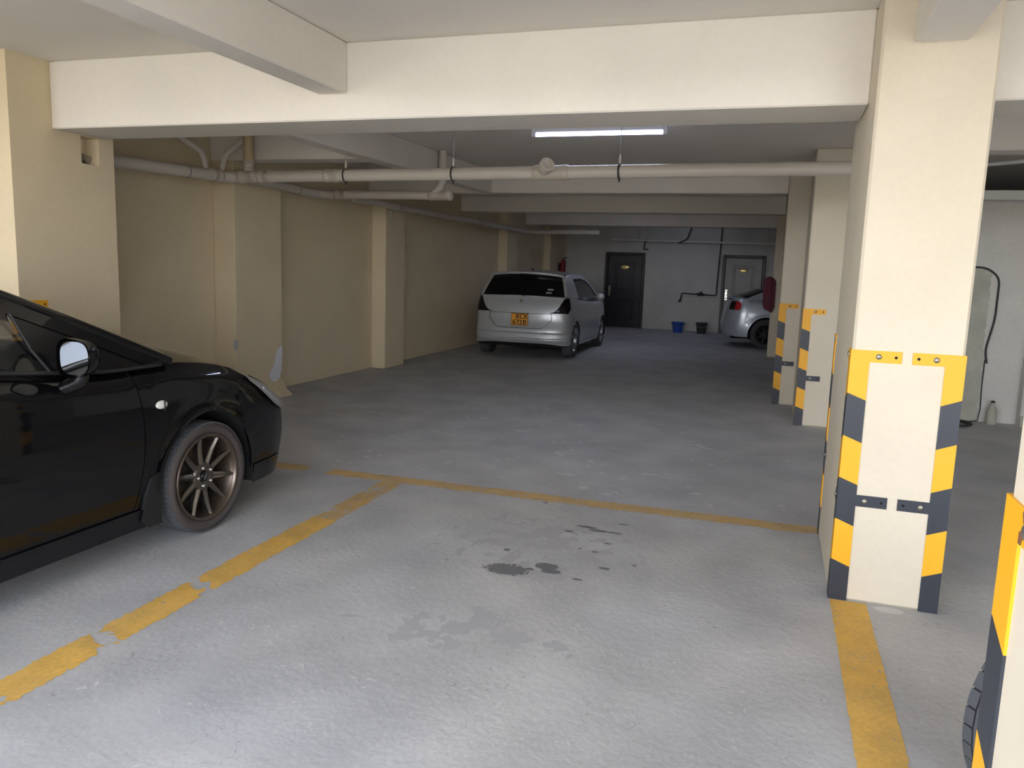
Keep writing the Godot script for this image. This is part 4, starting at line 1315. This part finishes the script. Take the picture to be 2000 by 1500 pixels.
	for sg in [1, -1]:
		# A-pillar and roof rail: a band on the side and one wrapping onto the screen
		st = new_st(true)
		var pb = []
		for k in 41:
			var q = railA[k]
			pb.append(Vector3(sg * (cabw(P, q.y) - 0.012), q.y - 0.008, -q.x))
		tube(st, pb, 0.026, 10)
		var B = []; var T = []
		for k in 41:
			var q = railA[k]
			var lo = max(q.y - 0.085, tab(P.yt, q.x) - 0.005)
			B.append(Vector2(q.x, min(lo, q.y))); T.append(Vector2(q.x, q.y))
		cabside(st, P, B, T, 3, sg, 0.0)
		obj("roof_rail", st, "black_paint", t)
		# black quarter piece ahead of the front window
		B = []; T = []
		for k in 13:
			var f = k / 12.0
			var s = lerpf(-0.30, -0.93, f)
			B.append(Vector2(s, tab(P.yt, s)))
			var s2 = lerpf(-0.30, -1.06, f)
			T.append(Vector2(s2, max(rail_y.call(s2) - 0.08, tab(P.yt, s))))
		st = new_st(true)
		cabside(st, P, B, T, 6, sg, -0.006)
		obj("quarter_trim", st, "black_gloss", t)
		# bright edge of the window run
		st = new_st(true)
		tube(st, [Vector3(sg * (cabw(P, 1.01) + 0.003), 1.012, 0.935), Vector3(sg * (cabw(P, 1.12) + 0.003), 1.12, 1.0), Vector3(sg * (cabw(P, 1.23) + 0.003), rail_y.call(-1.065) - 0.085, 1.065)], 0.007, 8)
		obj("window_channel", st, "black_plastic", t)
		# windows
		for w in [[-0.94, -1.07, -1.58, -1.60, "front_window"], [-1.68, -1.68, -2.30, -2.28, "rear_side_window"], [-2.36, -2.34, -2.9, -2.85, "quarter_window"]]:
			B = []; T = []
			for k in 13:
				var f = k / 12.0
				var s = lerpf(w[0], w[2], f)
				var s2 = lerpf(w[1], w[3], f)
				B.append(Vector2(s, tab(P.yt, s) - 0.002))
				T.append(Vector2(s2, rail_y.call(s2) - 0.07))
			st = new_st(true)
			cabside(st, P, B, T, 4, sg, -0.012)
			obj(w[4], st, "car_glass", t)
			# rain visor along the top edge
			if w[4] != "quarter_window":
				var vb = []; var vt = []
				for k in 13:
					vb.append(T[k] + Vector2(0, -0.055)); vt.append(T[k] + Vector2(0, 0.02))
				st = new_st(true)
				cabside(st, P, vb, vt, 3, sg, 0.014)
				obj("rain_visor", st, "smoked_lens", t)
		for w in [[-1.58, -1.68], [-2.30, -2.36]]:
			B = []; T = []
			for k in 3:
				var s = lerpf(w[0], w[1], k / 2.0)
				B.append(Vector2(s, tab(P.yt, s) - 0.005)); T.append(Vector2(s, rail_y.call(s) - 0.06))
			st = new_st(true)
			cabside(st, P, B, T, 4, sg, -0.006)
			obj("door_pillar", st, "black_gloss", t)
		# door mirror: shell, glass, stalk
		var mr := Node3D.new()
		mr.name = numbered(t, "door_mirror")
		t.add_child(mr, true)
		mr.position = Vector3(sg * 0.945, 1.09, 0.93)
		mr.rotation.y = sg * 0.12
		var rows = []
		var prof = [[0.0, 0.0], [0.35, 0.03], [0.75, 0.07], [0.95, 0.10], [1.0, 0.14], [0.97, 0.155]]
		for p in prof:
			var row = []
			for k in 33:
				var a = TAU * k / 32
				var cx = signf(cos(a)) * pow(absf(cos(a)), 0.7)
				var sy = signf(sin(a)) * pow(absf(sin(a)), 0.7)
				row.append(Vector3(cx * 0.088 * p[0], sy * (0.088 - 0.012 * cx * sg) * p[0], -0.155 + p[1]))
			rows.append(row)
		st = new_st(true)
		grid(st, rows, Vector3(0, 0, 0.1))
		obj("shell", st, "black_gloss", mr)
		var gp = []
		for k in 32:
			var a = TAU * k / 32
			gp.append(Vector3(signf(cos(a)) * pow(absf(cos(a)), 0.7) * 0.072, signf(sin(a)) * pow(absf(sin(a)), 0.7) * 0.074, -0.006))
		st = new_st()
		poly(st, gp, Vector3(0, 0, 1))
		obj("mirror_glass", st, "mirror_glass", mr)
		st = new_st(true)
		tube(st, rounded([Vector3(-sg * 0.03, -0.06, -0.08), Vector3(-sg * 0.03, -0.11, -0.08), Vector3(-sg * 0.13, -0.16, -0.06)], 0.03), [0.035, 0.034, 0.034, 0.034, 0.034, 0.034, 0.034, 0.036], 12)
		obj("stalk", st, "black_gloss", mr)
	# wiper cowl
	st = new_st(true)
	tube(st, [Vector3(0.55, 1.035, 0.10), Vector3(0.1, 1.075, -0.06), Vector3(-0.2, 1.075, -0.05)], 0.008, 6)
	obj("wiper", st, "black_plastic", t)
	# inside: dash, wheel, seats
	box("dashboard", Vector3(-0.72, 0.72, 0.42), Vector3(0.72, 0.985, 0.85), "liner", t, 0.05)
	st = new_st(true)
	var sw = []
	for k in 33:
		var a = TAU * k / 32
		sw.append(Vector3(0.36 + cos(a) * 0.18, 0.96 + sin(a) * 0.165, 1.02 - sin(a) * 0.08))
	tube(st, sw, 0.016, 8, false)
	obj("steering_wheel", st, "black_plastic", t)
	for x in [-0.37, 0.37]:
		for zz in [1.55, 2.35]:
			var s5 = Node3D.new()
			s5.name = numbered(t, "seat")
			t.add_child(s5, true)
			s5.position = Vector3(x, 0.3, zz)
			box("cushion", Vector3(-0.24, 0.0, -0.32), Vector3(0.24, 0.22, 0.18), "seat_cloth", s5, 0.05)
			box("backrest", Vector3(-0.23, 0.12, 0.13), Vector3(0.23, 0.78, 0.30), "seat_cloth", s5, 0.06)
			box("headrest", Vector3(-0.13, 0.80, 0.16), Vector3(0.13, 0.98, 0.27), "seat_cloth", s5, 0.04)
	# wheels
	for a in [[1, 0.0, 0.0], [-1, 0.0, 0.0], [1, 2.72, 0.0], [-1, 2.72, 0.0]]:
		make_wheel(t, "wheel", Vector3(a[0] * 0.762, 0.318, a[1]), a[0], 0.318, 0.225, 0.246, "ten_spoke", a[2])

func build_hatchback():
	var t = thing("silver_car", "silver five-door hatchback parked facing away along the left wall", "car", Vector3(-4.17, 0, -15.9), deg_to_rad(1.0))
	var P = {"W": 0.845, "wy": [[0.18, 0.95], [0.30, 0.985], [0.5, 1.0], [0.68, 0.995], [0.85, 0.985], [1.0, 0.955], [1.1, 0.92]],
		"sf": 0.15, "sr": -2.72, "Lf": [[0.2, 0.60], [0.45, 0.66], [0.65, 0.6], [0.85, 0.42], [1.0, 0.3]], "Lr": [[0.2, 0.28], [0.29, 0.315], [0.315, 0.34], [0.345, 0.342], [0.36, 0.322], [0.43, 0.322], [0.455, 0.345], [0.50, 0.338], [0.58, 0.31], [0.66, 0.287], [0.80, 0.27], [0.92, 0.24], [1.05, 0.185]], "nf": 2.6, "nr": 3.2,
		"yt": [[-3.1, 1.06], [-2.4, 1.045], [-0.6, 0.955], [-0.3, 0.96], [0.1, 0.92], [0.4, 0.83], [0.7, 0.72], [0.85, 0.66]],
		"axles": [0.0, -2.43], "ay": 0.30, "R": 0.345, "sill": 0.22, "flare": 0.02, "fil": 0.08,
		"cw": 0.80, "ck": 0.28, "cq": 0.20, "cy": 1.0}
	var top = func(c): return tab(P.yt, -wallp(P, c, 0.7).z)
	var bot = func(c): return ybot(P, c)
	var st
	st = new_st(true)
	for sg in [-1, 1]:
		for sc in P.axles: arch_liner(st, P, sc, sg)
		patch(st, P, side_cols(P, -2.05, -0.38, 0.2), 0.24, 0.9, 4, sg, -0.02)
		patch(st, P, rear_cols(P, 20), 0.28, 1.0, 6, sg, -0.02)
	obj("wells_and_dark_shell", st, "liner", t)  # wheel wells plus a black shell that darkens the gaps between panels
	underbody(t, P, -2.95, 0.7)
	for sg in [1, -1]:
		st = new_st(true)
		patch(st, P, side_cols(P, -0.50, 0.15) + front_cols(P, 10, 0.0, 0.6), bot, top, 12, sg)
		obj("fender", st, "silver_paint", t)
		st = new_st(true)
		patch(st, P, side_cols(P, -1.36, -0.508), 0.25, top, 12, sg)
		obj("front_door", st, "silver_paint", t)
		st = new_st(true)
		patch(st, P, side_cols(P, -2.06, -1.368), 0.25, top, 12, sg)
		obj("rear_door", st, "silver_paint", t)
		st = new_st(true)
		patch(st, P, side_cols(P, -2.72, -2.068) + rear_cols(P, 12, 0.0, 0.70), func(c): return max(bot.call(c), 0.66 if c.x < 0 else 0.0), top, 14, sg)
		patch(st, P, side_cols(P, -2.72, -2.068), bot, 0.7, 6, sg)
		obj("quarter_panel", st, "silver_paint", t)
		st = new_st(true)
		patch(st, P, side_cols(P, -2.06, -0.37), 0.19, 0.245, 3, sg, 0.008)
		obj("sill_skirt", st, "silver_paint", t)
		for sc in P.axles:
			st = new_st(true)
			ring_strip(st, P, sc, sg, P.R, P.R + 0.014, 0.003)
			obj("arch_lip", st, "silver_paint", t)
		# tail lamps on the corners
		st = new_st(true)
		patch(st, P, rear_cols(P, 14, 0.12, 0.74), func(c): return lerpf(0.88, 0.785, smoothstep(0.08, 0.4, c.y)), func(c): return lerpf(1.045, 0.795, smoothstep(0.45, 1.08, c.y)), 8, sg, 0.012)
		obj("tail_lamp", st, "smoked_lens", t)
		# mirror
		var mr := Node3D.new()
		mr.name = numbered(t, "door_mirror")
		t.add_child(mr, true)
		mr.position = Vector3(sg * 0.93, 1.03, 0.72)
		mr.scale = Vector3(1.15, 0.8, 1.0)
		st = new_st(true)
		lathe(st, Vector3(0, 0, 0.04), Vector3(0, 0, -1), [Vector2(0.0, -0.005), Vector2(0.075, 0.0), Vector2(0.08, 0.02), Vector2(0.065, 0.07), Vector2(0.03, 0.1), Vector2(0, 0.105)], 18)
		obj("shell", st, "silver_paint", mr)
		box("arm", Vector3(min(-sg * 0.12, 0), -0.06, -0.04), Vector3(max(-sg * 0.12, 0), -0.035, 0.0), "black_plastic", mr, 0.006)
	# rear bumper, tailgate
	st = new_st(true)
	for sg in [1, -1]:
		var gate_low = func(c): return lerpf(0.665, 0.52, smoothstep(1.0, 1.3, c.y))
		patch(st, P, rear_cols(P, 26, 0.0, 1.0), func(c): return 0.28 + 0.03 * smoothstep(0.5, 1.3, c.y), gate_low, 40, sg)
	obj("rear_bumper", st, "silver_paint", t)
	# lower lip of the bumper and its two blades
	st = new_st(true)
	for sg in [1, -1]:
		patch(st, P, rear_cols(P, 24, 0.0, 1.0), func(c): return 0.24 + 0.03 * smoothstep(0.5, 1.3, c.y), func(c): return 0.30 + 0.03 * smoothstep(0.5, 1.3, c.y), 4, sg, 0.022)
		patch(st, P, rear_cols(P, 24, 0.0, 1.0), func(c): return 0.30 + 0.03 * smoothstep(0.5, 1.3, c.y), func(c): return 0.305 + 0.03 * smoothstep(0.5, 1.3, c.y), 1, sg, 0.004)
	obj("bumper_lip", st, "silver_paint", t)
	for sg in [1, -1]:
		st = new_st(true)
		patch(st, P, rear_cols(P, 12, 0.28, 0.66), 0.365, func(c): return 0.43 - 0.05 * smoothstep(0.7, 0.95, c.y), 4, sg, 0.010)
		obj("bumper_blade", st, "silver_paint", t)
	st = new_st(true)
	for sg in [1, -1]:
		patch(st, P, rear_cols(P, 22, 0.53, 1.0), func(c): return 0.79 if c.y < 0.72 else lerpf(0.79, 0.775, smoothstep(0.72, 0.9, c.y)), 1.055, 12, sg, 0.004)
	var gate = obj("tailgate", st, "silver_paint", t)
	# recessed lower part of the gate round the plate
	st = new_st(true)
	for sg in [1, -1]:
		patch(st, P, rear_cols(P, 22, 0.705, 1.0), func(c): return lerpf(0.672, 0.527, smoothstep(1.0, 1.3, c.y)), 0.768, 8, sg, -0.006)
	obj("plate_panel", st, "silver_paint", gate)
	st = new_st(true)
	for sg in [1, -1]:
		patch(st, P, rear_cols(P, 22, 0.66, 1.0), 0.50, func(c): return 0.80, 6, sg, -0.035)
	obj("gate_inner_skin", st, "silver_paint", gate)
	st = new_st(true)
	lid(st, P, rear_cols(P, 18, 0.0, 1.0), func(c): return 1.055, 0.02, 0.0, 6)
	obj("gate_ledge", st, "silver_paint", gate)
	# emblem
	st = new_st()
	var ez = 3.0
	ez = -wallp(P, Vector2(-1, PI * 0.5), 0.97).z
	var ep = Vector3(0, 0.975, wallp(P, Vector2(-1, PI * 0.5), 0.975).z + 0.008)
	prism(st, [Vector2(-0.035, 0.028), Vector2(0.0, 0.04), Vector2(0.035, 0.022), Vector2(0.01, 0.012), Vector2(0.035, -0.028), Vector2(0.0, -0.04), Vector2(-0.035, -0.022), Vector2(-0.01, -0.012)], ep, Vector3.RIGHT, Vector3.UP, Vector3(0, 0, 1), 0.005)
	obj("badge", st, "chrome", gate)
	# number plate
	var pz = wallp(P, Vector2(-1, PI * 0.5), 0.64).z + 0.012
	var np = Node3D.new()
	np.name = "number_plate"
	t.add_child(np)
	np.position = Vector3(0, 0.665, pz)
	np.rotation.x = -0.12
	np.set_meta("label", "yellow two-line number plate")
	box("plate", Vector3(-0.15, -0.105, -0.003), Vector3(0.15, 0.105, 0.003), "plate_yellow", np, 0.002)
	var fr = new_st()
	for e in [[-0.15, -0.105, 0.15, -0.098], [-0.15, 0.098, 0.15, 0.105], [-0.15, -0.098, -0.143, 0.098], [0.143, -0.098, 0.15, 0.098]]:
		bx(fr, Vector3(e[0], e[1], 0.003), Vector3(e[2], e[3], 0.0045), 0.0005)
	obj("plate_border", fr, "ink", np)
	var sf := SystemFont.new()
	sf.font_names = PackedStringArray(["Droid Sans"])
	sf.font_weight = 700
	for row in [["KCX", 0.03, 0.05], ["672B", 0.0, -0.048]]:
		var tm := TextMesh.new()
		tm.text = row[0]
		tm.font = sf
		tm.font_size = 32
		tm.pixel_size = 0.0034
		tm.depth = 0.002
		var o = obj("lettering", tm, "ink", np)
		o.position = Vector3(row[1], row[2], 0.0045)
	# cabin
	var rail_pts = [[0.0, -0.12, 0.96], [0.14, -0.42, 1.12], [0.30, -0.75, 1.29], [0.42, -1.05, 1.395], [0.55, -1.5, 1.44], [0.70, -2.05, 1.435], [0.78, -2.38, 1.415], [0.82, -2.54, 1.40], [0.90, -2.68, 1.25], [1.0, -2.81, 1.065]]
	var rs = []; var ry = []
	for r in rail_pts:
		rs.append([r[0], r[1]]); ry.append([r[0], r[2]])
	var rail = func(u): return Vector2(tab(rs, u), tab(ry, u))
	var bow = func(u): return lerpf(0.28, 0.05, smoothstep(0.0, 0.5, u)) - 0.14 * smoothstep(0.7, 0.85, u)
	var crown = func(u): return 0.06 - 0.05 * smoothstep(0.84, 1.0, u)
	for pt in [[0.0, 0.42, "windscreen", "car_glass", 0.92], [0.42, 0.815, "roof", "silver_paint", 1.0], [0.825, 1.0, "rear_window", "dark_glass", 0.94]]:
		var us = []
		for k in 13: us.append(lerpf(pt[0], pt[1], k / 12.0))
		st = new_st(true)
		cabtop(st, P, us, rail, bow, crown, pt[4], 0.0)
		var o = obj(pt[2], st, pt[3], t)
		if pt[2] == "rear_window":
			for q in [[0.44, 1.17], [0.42, 1.115]]:
				var s9 = new_st()
				bx(s9, Vector3(q[0], q[1], 0), Vector3(q[0] + 0.10, q[1] + 0.028, 0.003), 0.001)
				var sk = obj("sticker", s9, "sticker", o)
				sk.position = Vector3(0, 0, 2.895 + (1.14 - q[1]) * 0.7)
	# rear pillars beside the glass
	for sg in [1, -1]:
		st = new_st(true)
		var rows = []
		for k in 13:
			var u = lerpf(0.80, 1.0, k / 12.0)
			var q = rail.call(u)
			var w = cabw(P, q.y)
			var row = []
			for j in 6:
				var r = lerpf(0.93, 1.0, j / 5.0)
				var e = 1.0 - pow(r, 2.3)
				row.append(Vector3(sg * r * w, q.y + crown.call(u) * e + 0.004, -(q.x + bow.call(u) * e) + 0.004))
			rows.append(row)
		grid(st, rows, Vector3(0, 0.6, 1.4))
		obj("rear_pillar", st, "silver_paint", t)
	# roof spoiler over the rear glass
	st = new_st(true)
	var rows2 = []
	for j in 7:
		var v = j / 6.0
		var row = []
		for k in 21:
			var r = lerpf(-0.93, 0.93, k / 20.0)
			var e = 1.0 - pow(absf(r), 2.3)
			row.append(Vector3(r * 0.70, 1.415 + 0.055 * e + 0.012 * sin(v * PI), 2.38 + 0.14 * e + v * 0.26))
		rows2.append(row)
	grid(st, rows2, Vector3(0, 1.0, 2.5))
	var lip = []
	for k in 21: lip.append(rows2[6][k] + Vector3(0, -0.035, -0.01))
	grid(st, [rows2[6], lip], Vector3(0, 1.4, 0))
	var under = []
	for k in 21: under.append(Vector3(lip[k].x, lip[k].y - 0.005, lip[k].z - 0.16))
	grid(st, [lip, under], Vector3(0, 3.0, 2.5))
	obj("roof_spoiler", st, "silver_paint", t)
	st = new_st(true)
	bx(st, Vector3(-0.09, 1.425, 2.785), Vector3(0.09, 1.438, 2.795), 0.003)
	obj("brake_lamp", st, "smoked_lens", t)
	st = new_st(true)
	tube(st, [Vector3(0, 1.50, 2.30), Vector3(0, 1.525, 2.31), Vector3(0, 1.535, 2.38)], [0.02, 0.012, 0.006], 10)
	obj("roof_aerial", st, "black_plastic", t)
	var railA = []
	for k in 41: railA.append(rail.call(k / 40.0))
	var rail_y = func(s):
		for k in 40:
			if railA[k].x >= s and railA[k + 1].x <= s:
				return lerpf(railA[k].y, railA[k + 1].y, (railA[k].x - s) / max(railA[k].x - railA[k + 1].x, 1e-5))
		return 1.0
	for sg in [1, -1]:
		st = new_st(true)
		var B = []; var T = []
		for k in 41:
			var q = railA[k]
			B.append(Vector2(q.x, min(max(q.y - 0.07, tab(P.yt, q.x) - 0.02), q.y))); T.append(Vector2(q.x, q.y))
		cabside(st, P, B, T, 3, sg)
		var pb = []
		for k in 33:
			var q = railA[k]
			pb.append(Vector3(sg * (cabw(P, q.y) - 0.012), q.y - 0.008, -q.x))
		tube(st, pb, 0.022, 8)
		obj("roof_rail", st, "silver_paint", t)
		for w in [[-0.50, -0.68, -1.34, -1.36, "front_window", "dark_glass"], [-1.40, -1.42, -2.02, -2.0, "rear_side_window", "dark_glass"], [-2.0, -2.0, -2.9, -2.6, "rear_quarter", "silver_paint"], [-1.33, -1.33, -1.41, -1.41, "door_pillar", "black_gloss"], [-0.13, -0.13, -0.52, -0.70, "front_pillar", "black_gloss"]]:
			B = []; T = []
			for k in 13:
				var f = k / 12.0
				var s = lerpf(w[0], w[2], f)
				var s2 = lerpf(w[1], w[3], f)
				B.append(Vector2(s, tab(P.yt, s) - 0.01)); T.append(Vector2(s2, max(rail_y.call(s2) - 0.05, tab(P.yt, s))))
			st = new_st(true)
			cabside(st, P, B, T, 4, sg, -0.004 if w[4] == "rear_quarter" else -0.01)
			obj(w[4], st, w[5], t)
		# window top of wall closing strip
		st = new_st(true)
		patch(st, P, side_cols(P, -2.72, -0.3, 0.15), func(c): return top.call(c) - 0.004, func(c): return top.call(c), 1, sg)
		obj("belt_moulding", st, "black_plastic", t)
	st = new_st(true)
	lid(st, P, side_cols(P, -0.35, 0.15) + front_cols(P, 20, 0.0, 1.0), top, func(s): return lerpf(0.09, 0.03, smoothstep(0.0, 0.8, s)), 0.0, 8)
	obj("bonnet", st, "silver_paint", t)
	st = new_st(true)
	for sg in [1, -1]: patch(st, P, front_cols(P, 14, 0.6, 1.0), 0.22, top, 10, sg)
	obj("front_bumper", st, "silver_paint", t)
	for a in [[1, 0.0], [-1, 0.0], [1, 2.43], [-1, 2.43]]:
		make_wheel(t, "wheel", Vector3(a[0] * 0.755, 0.30, a[1]), a[0], 0.30, 0.185, 0.205, "five_spoke")

func build_sedan():
	# stands across the aisle: nose towards +x, its right flank faces the camera
	var t = thing("silver_sedan", "silver saloon car with a red tail lamp, tail in front of the grey door", "car", Vector3(2.36, 0, -18.45), deg_to_rad(-90 + 6))
	var P = {"W": 0.86, "wy": [[0.18, 0.95], [0.30, 0.985], [0.5, 1.0], [0.66, 0.995], [0.80, 0.985], [0.95, 0.955], [1.05, 0.92]],
		"sf": 0.2, "sr": -2.965, "Lf": [[0.2, 0.62], [0.45, 0.68], [0.65, 0.62], [0.85, 0.42], [1.0, 0.3]], "Lr": [[0.2, 0.42], [0.30, 0.50], [0.45, 0.52], [0.60, 0.50], [0.80, 0.45], [0.92, 0.42], [1.05, 0.36]], "nf": 2.6, "nr": 2.7,
		"yt": [[-3.7, 1.0], [-3.5, 1.02], [-3.2, 1.035], [-2.9, 1.04], [-2.0, 1.0], [-0.6, 0.95], [-0.2, 0.94], [0.2, 0.90], [0.5, 0.82], [0.85, 0.68]],
		"axles": [0.0, -2.6], "ay": 0.31, "R": 0.36, "sill": 0.22, "flare": 0.02, "fil": 0.09,
		"cw": 0.79, "ck": 0.30, "cq": 0.2, "cy": 1.0}
	var top = func(c): return tab(P.yt, -wallp(P, c, 0.7).z)
	var bot = func(c): return ybot(P, c)
	var st
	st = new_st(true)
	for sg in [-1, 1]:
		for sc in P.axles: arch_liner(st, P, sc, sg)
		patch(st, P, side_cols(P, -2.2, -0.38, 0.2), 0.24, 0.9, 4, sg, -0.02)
	obj("wells_and_dark_shell", st, "liner", t)  # arch liners and a black sheet behind the doors to keep seams dark
	underbody(t, P, -3.3, 0.7)
	for sg in [1, -1]:
		for pr in [["fender", -0.5, 0.2], ["front_door", -1.5, -0.506], ["rear_door", -2.24, -1.506], ["quarter_panel", -2.95, -2.246]]:
			st = new_st(true)
			var cs = side_cols(P, pr[1], pr[2])
			if pr[0] == "fender": cs = cs + front_cols(P, 14, 0.0, 1.0)
			if pr[0] == "quarter_panel": cs = rear_cols(P, 12, 0.0, 0.6) + cs
			if pr[0] == "quarter_panel": cs.sort_custom(func(a, b): return -wallp(P, a, 0.6).z < -wallp(P, b, 0.6).z)
			patch(st, P, cs, func(c): return bot.call(c) if pr[0] != "quarter_panel" or c.x == 0 else 0.58, top, 14, sg)
			obj(pr[0], st, "grey_paint", t)
		st = new_st(true)
		ring_strip(st, P, -2.6, sg, P.R, P.R + 0.018, 0.006)
		obj("arch_lip", st, "grey_paint", t)
		# tail lamp
		st = new_st(true)
		patch(st, P, rear_cols(P, 10, 0.22, 0.42), func(c): return lerpf(0.90, 0.80, smoothstep(0.15, 0.35, c.y)), func(c): return lerpf(0.93, 0.985, smoothstep(0.15, 0.5, c.y)), 6, sg, 0.008)
		var tl = obj("tail_lamp", st, "red_lens", t)
		st = new_st(true)
		patch(st, P, rear_cols(P, 10, 0.42, 0.64), 0.80, 0.985, 6, sg, 0.008)
		obj("dark_lens", st, "smoked_lens", tl)
		# ribs on the corner of the bumper
		for y in [0.74, 0.66, 0.36]:
			st = new_st(true)
			patch(st, P, rear_cols(P, 12, 0.08, 0.5), y - 0.014, y + 0.014, 4, sg, 0.016)
			obj("bumper_rib", st, "grey_paint", t)
	st = new_st(true)
	for sg in [1, -1]:
		patch(st, P, rear_cols(P, 24, 0.0, 1.0), 0.24, 0.58, 10, sg)
		patch(st, P, rear_cols(P, 14, 0.6, 1.0), 0.58, 1.0, 8, sg)
		patch(st, P, side_cols(P, -2.965, -2.95), bot, 0.58, 4, sg)
	obj("rear_bumper", st, "grey_paint", t)
	st = new_st(true)
	var bcols = rear_cols(P, 18, 0.0, 1.0)
	bcols.reverse()
	lid(st, P, bcols + side_cols(P, -2.95, -2.5), top, 0.05, 0.0, 8)
	obj("boot_lid", st, "grey_paint", t)
	st = new_st(true)
	lid(st, P, side_cols(P, -0.35, 0.2) + front_cols(P, 18, 0.0, 1.0), top, 0.06, 0.0, 8)
	obj("bonnet", st, "grey_paint", t)
	var rail_pts = [[0.0, -0.15, 0.95], [0.2, -0.62, 1.18], [0.38, -1.05, 1.36], [0.55, -1.5, 1.42], [0.72, -2.05, 1.40], [0.85, -2.5, 1.25], [1.0, -2.98, 1.04]]
	var rs = []; var ry = []
	for r in rail_pts:
		rs.append([r[0], r[1]]); ry.append([r[0], r[2]])
	var rail = func(u): return Vector2(tab(rs, u), tab(ry, u))
	var bow = func(u): return lerpf(0.28, 0.0, smoothstep(0.0, 0.5, u)) - 0.16 * smoothstep(0.7, 1.0, u)
	for pt in [[0.0, 0.4, "windscreen", "car_glass", 0.93], [0.4, 0.75, "roof", "grey_paint", 1.0], [0.75, 1.0, "rear_window", "dark_glass", 0.93]]:
		var us = []
		for k in 11: us.append(lerpf(pt[0], pt[1], k / 10.0))
		st = new_st(true)
		cabtop(st, P, us, rail, bow, func(u): return 0.055, pt[4])
		obj(pt[2], st, pt[3], t)
	for sg in [1, -1]:
		var B = []; var T = []
		for k in 31:
			var q = rail.call(k / 30.0)
			B.append(Vector2(q.x, min(tab(P.yt, q.x) - 0.01, q.y))); T.append(q)
		st = new_st(true)
		cabside(st, P, B, T, 5, sg)
		var pb = []
		for k in 31:
			var q = rail.call(k / 30.0)
			pb.append(Vector3(sg * (cabw(P, q.y) - 0.01), q.y - 0.008, -q.x))
		tube(st, pb, 0.03, 8)
		obj("cabin_side", st, "grey_paint", t)
		for w in [[-0.75, -0.85, -1.45, -1.45, "front_window"], [-1.52, -1.52, -2.2, -2.05, "rear_side_window"]]:
			B = []; T = []
			for k in 9:
				B.append(Vector2(lerpf(w[0], w[2], k / 8.0), 1.0)); T.append(Vector2(lerpf(w[1], w[3], k / 8.0), 1.33))
			if w[4] == "front_window": T[0].y = 1.2; T[1].y = 1.26; T[2].y = 1.3
			st = new_st(true)
			cabside(st, P, B, T, 4, sg, 0.004)
			obj(w[4], st, "dark_glass", t)
	for a in [[1, 0.0], [-1, 0.0], [1, 2.6], [-1, 2.6]]:
		make_wheel(t, "wheel", Vector3(a[0] * 0.765, 0.31, a[1]), a[0], 0.31, 0.19, 0.2, "dark")

func build_tyre():
	var t = thing("loose_wheel", "black loose wheel standing on the floor behind the scuffed near column", "wheel", Vector3(0.895, 0, -2.51))
	make_wheel(t, "wheel", Vector3(0, 0.31, 0), 1, 0.31, 0.19, 0.19, "seven_spoke", deg_to_rad(-53))
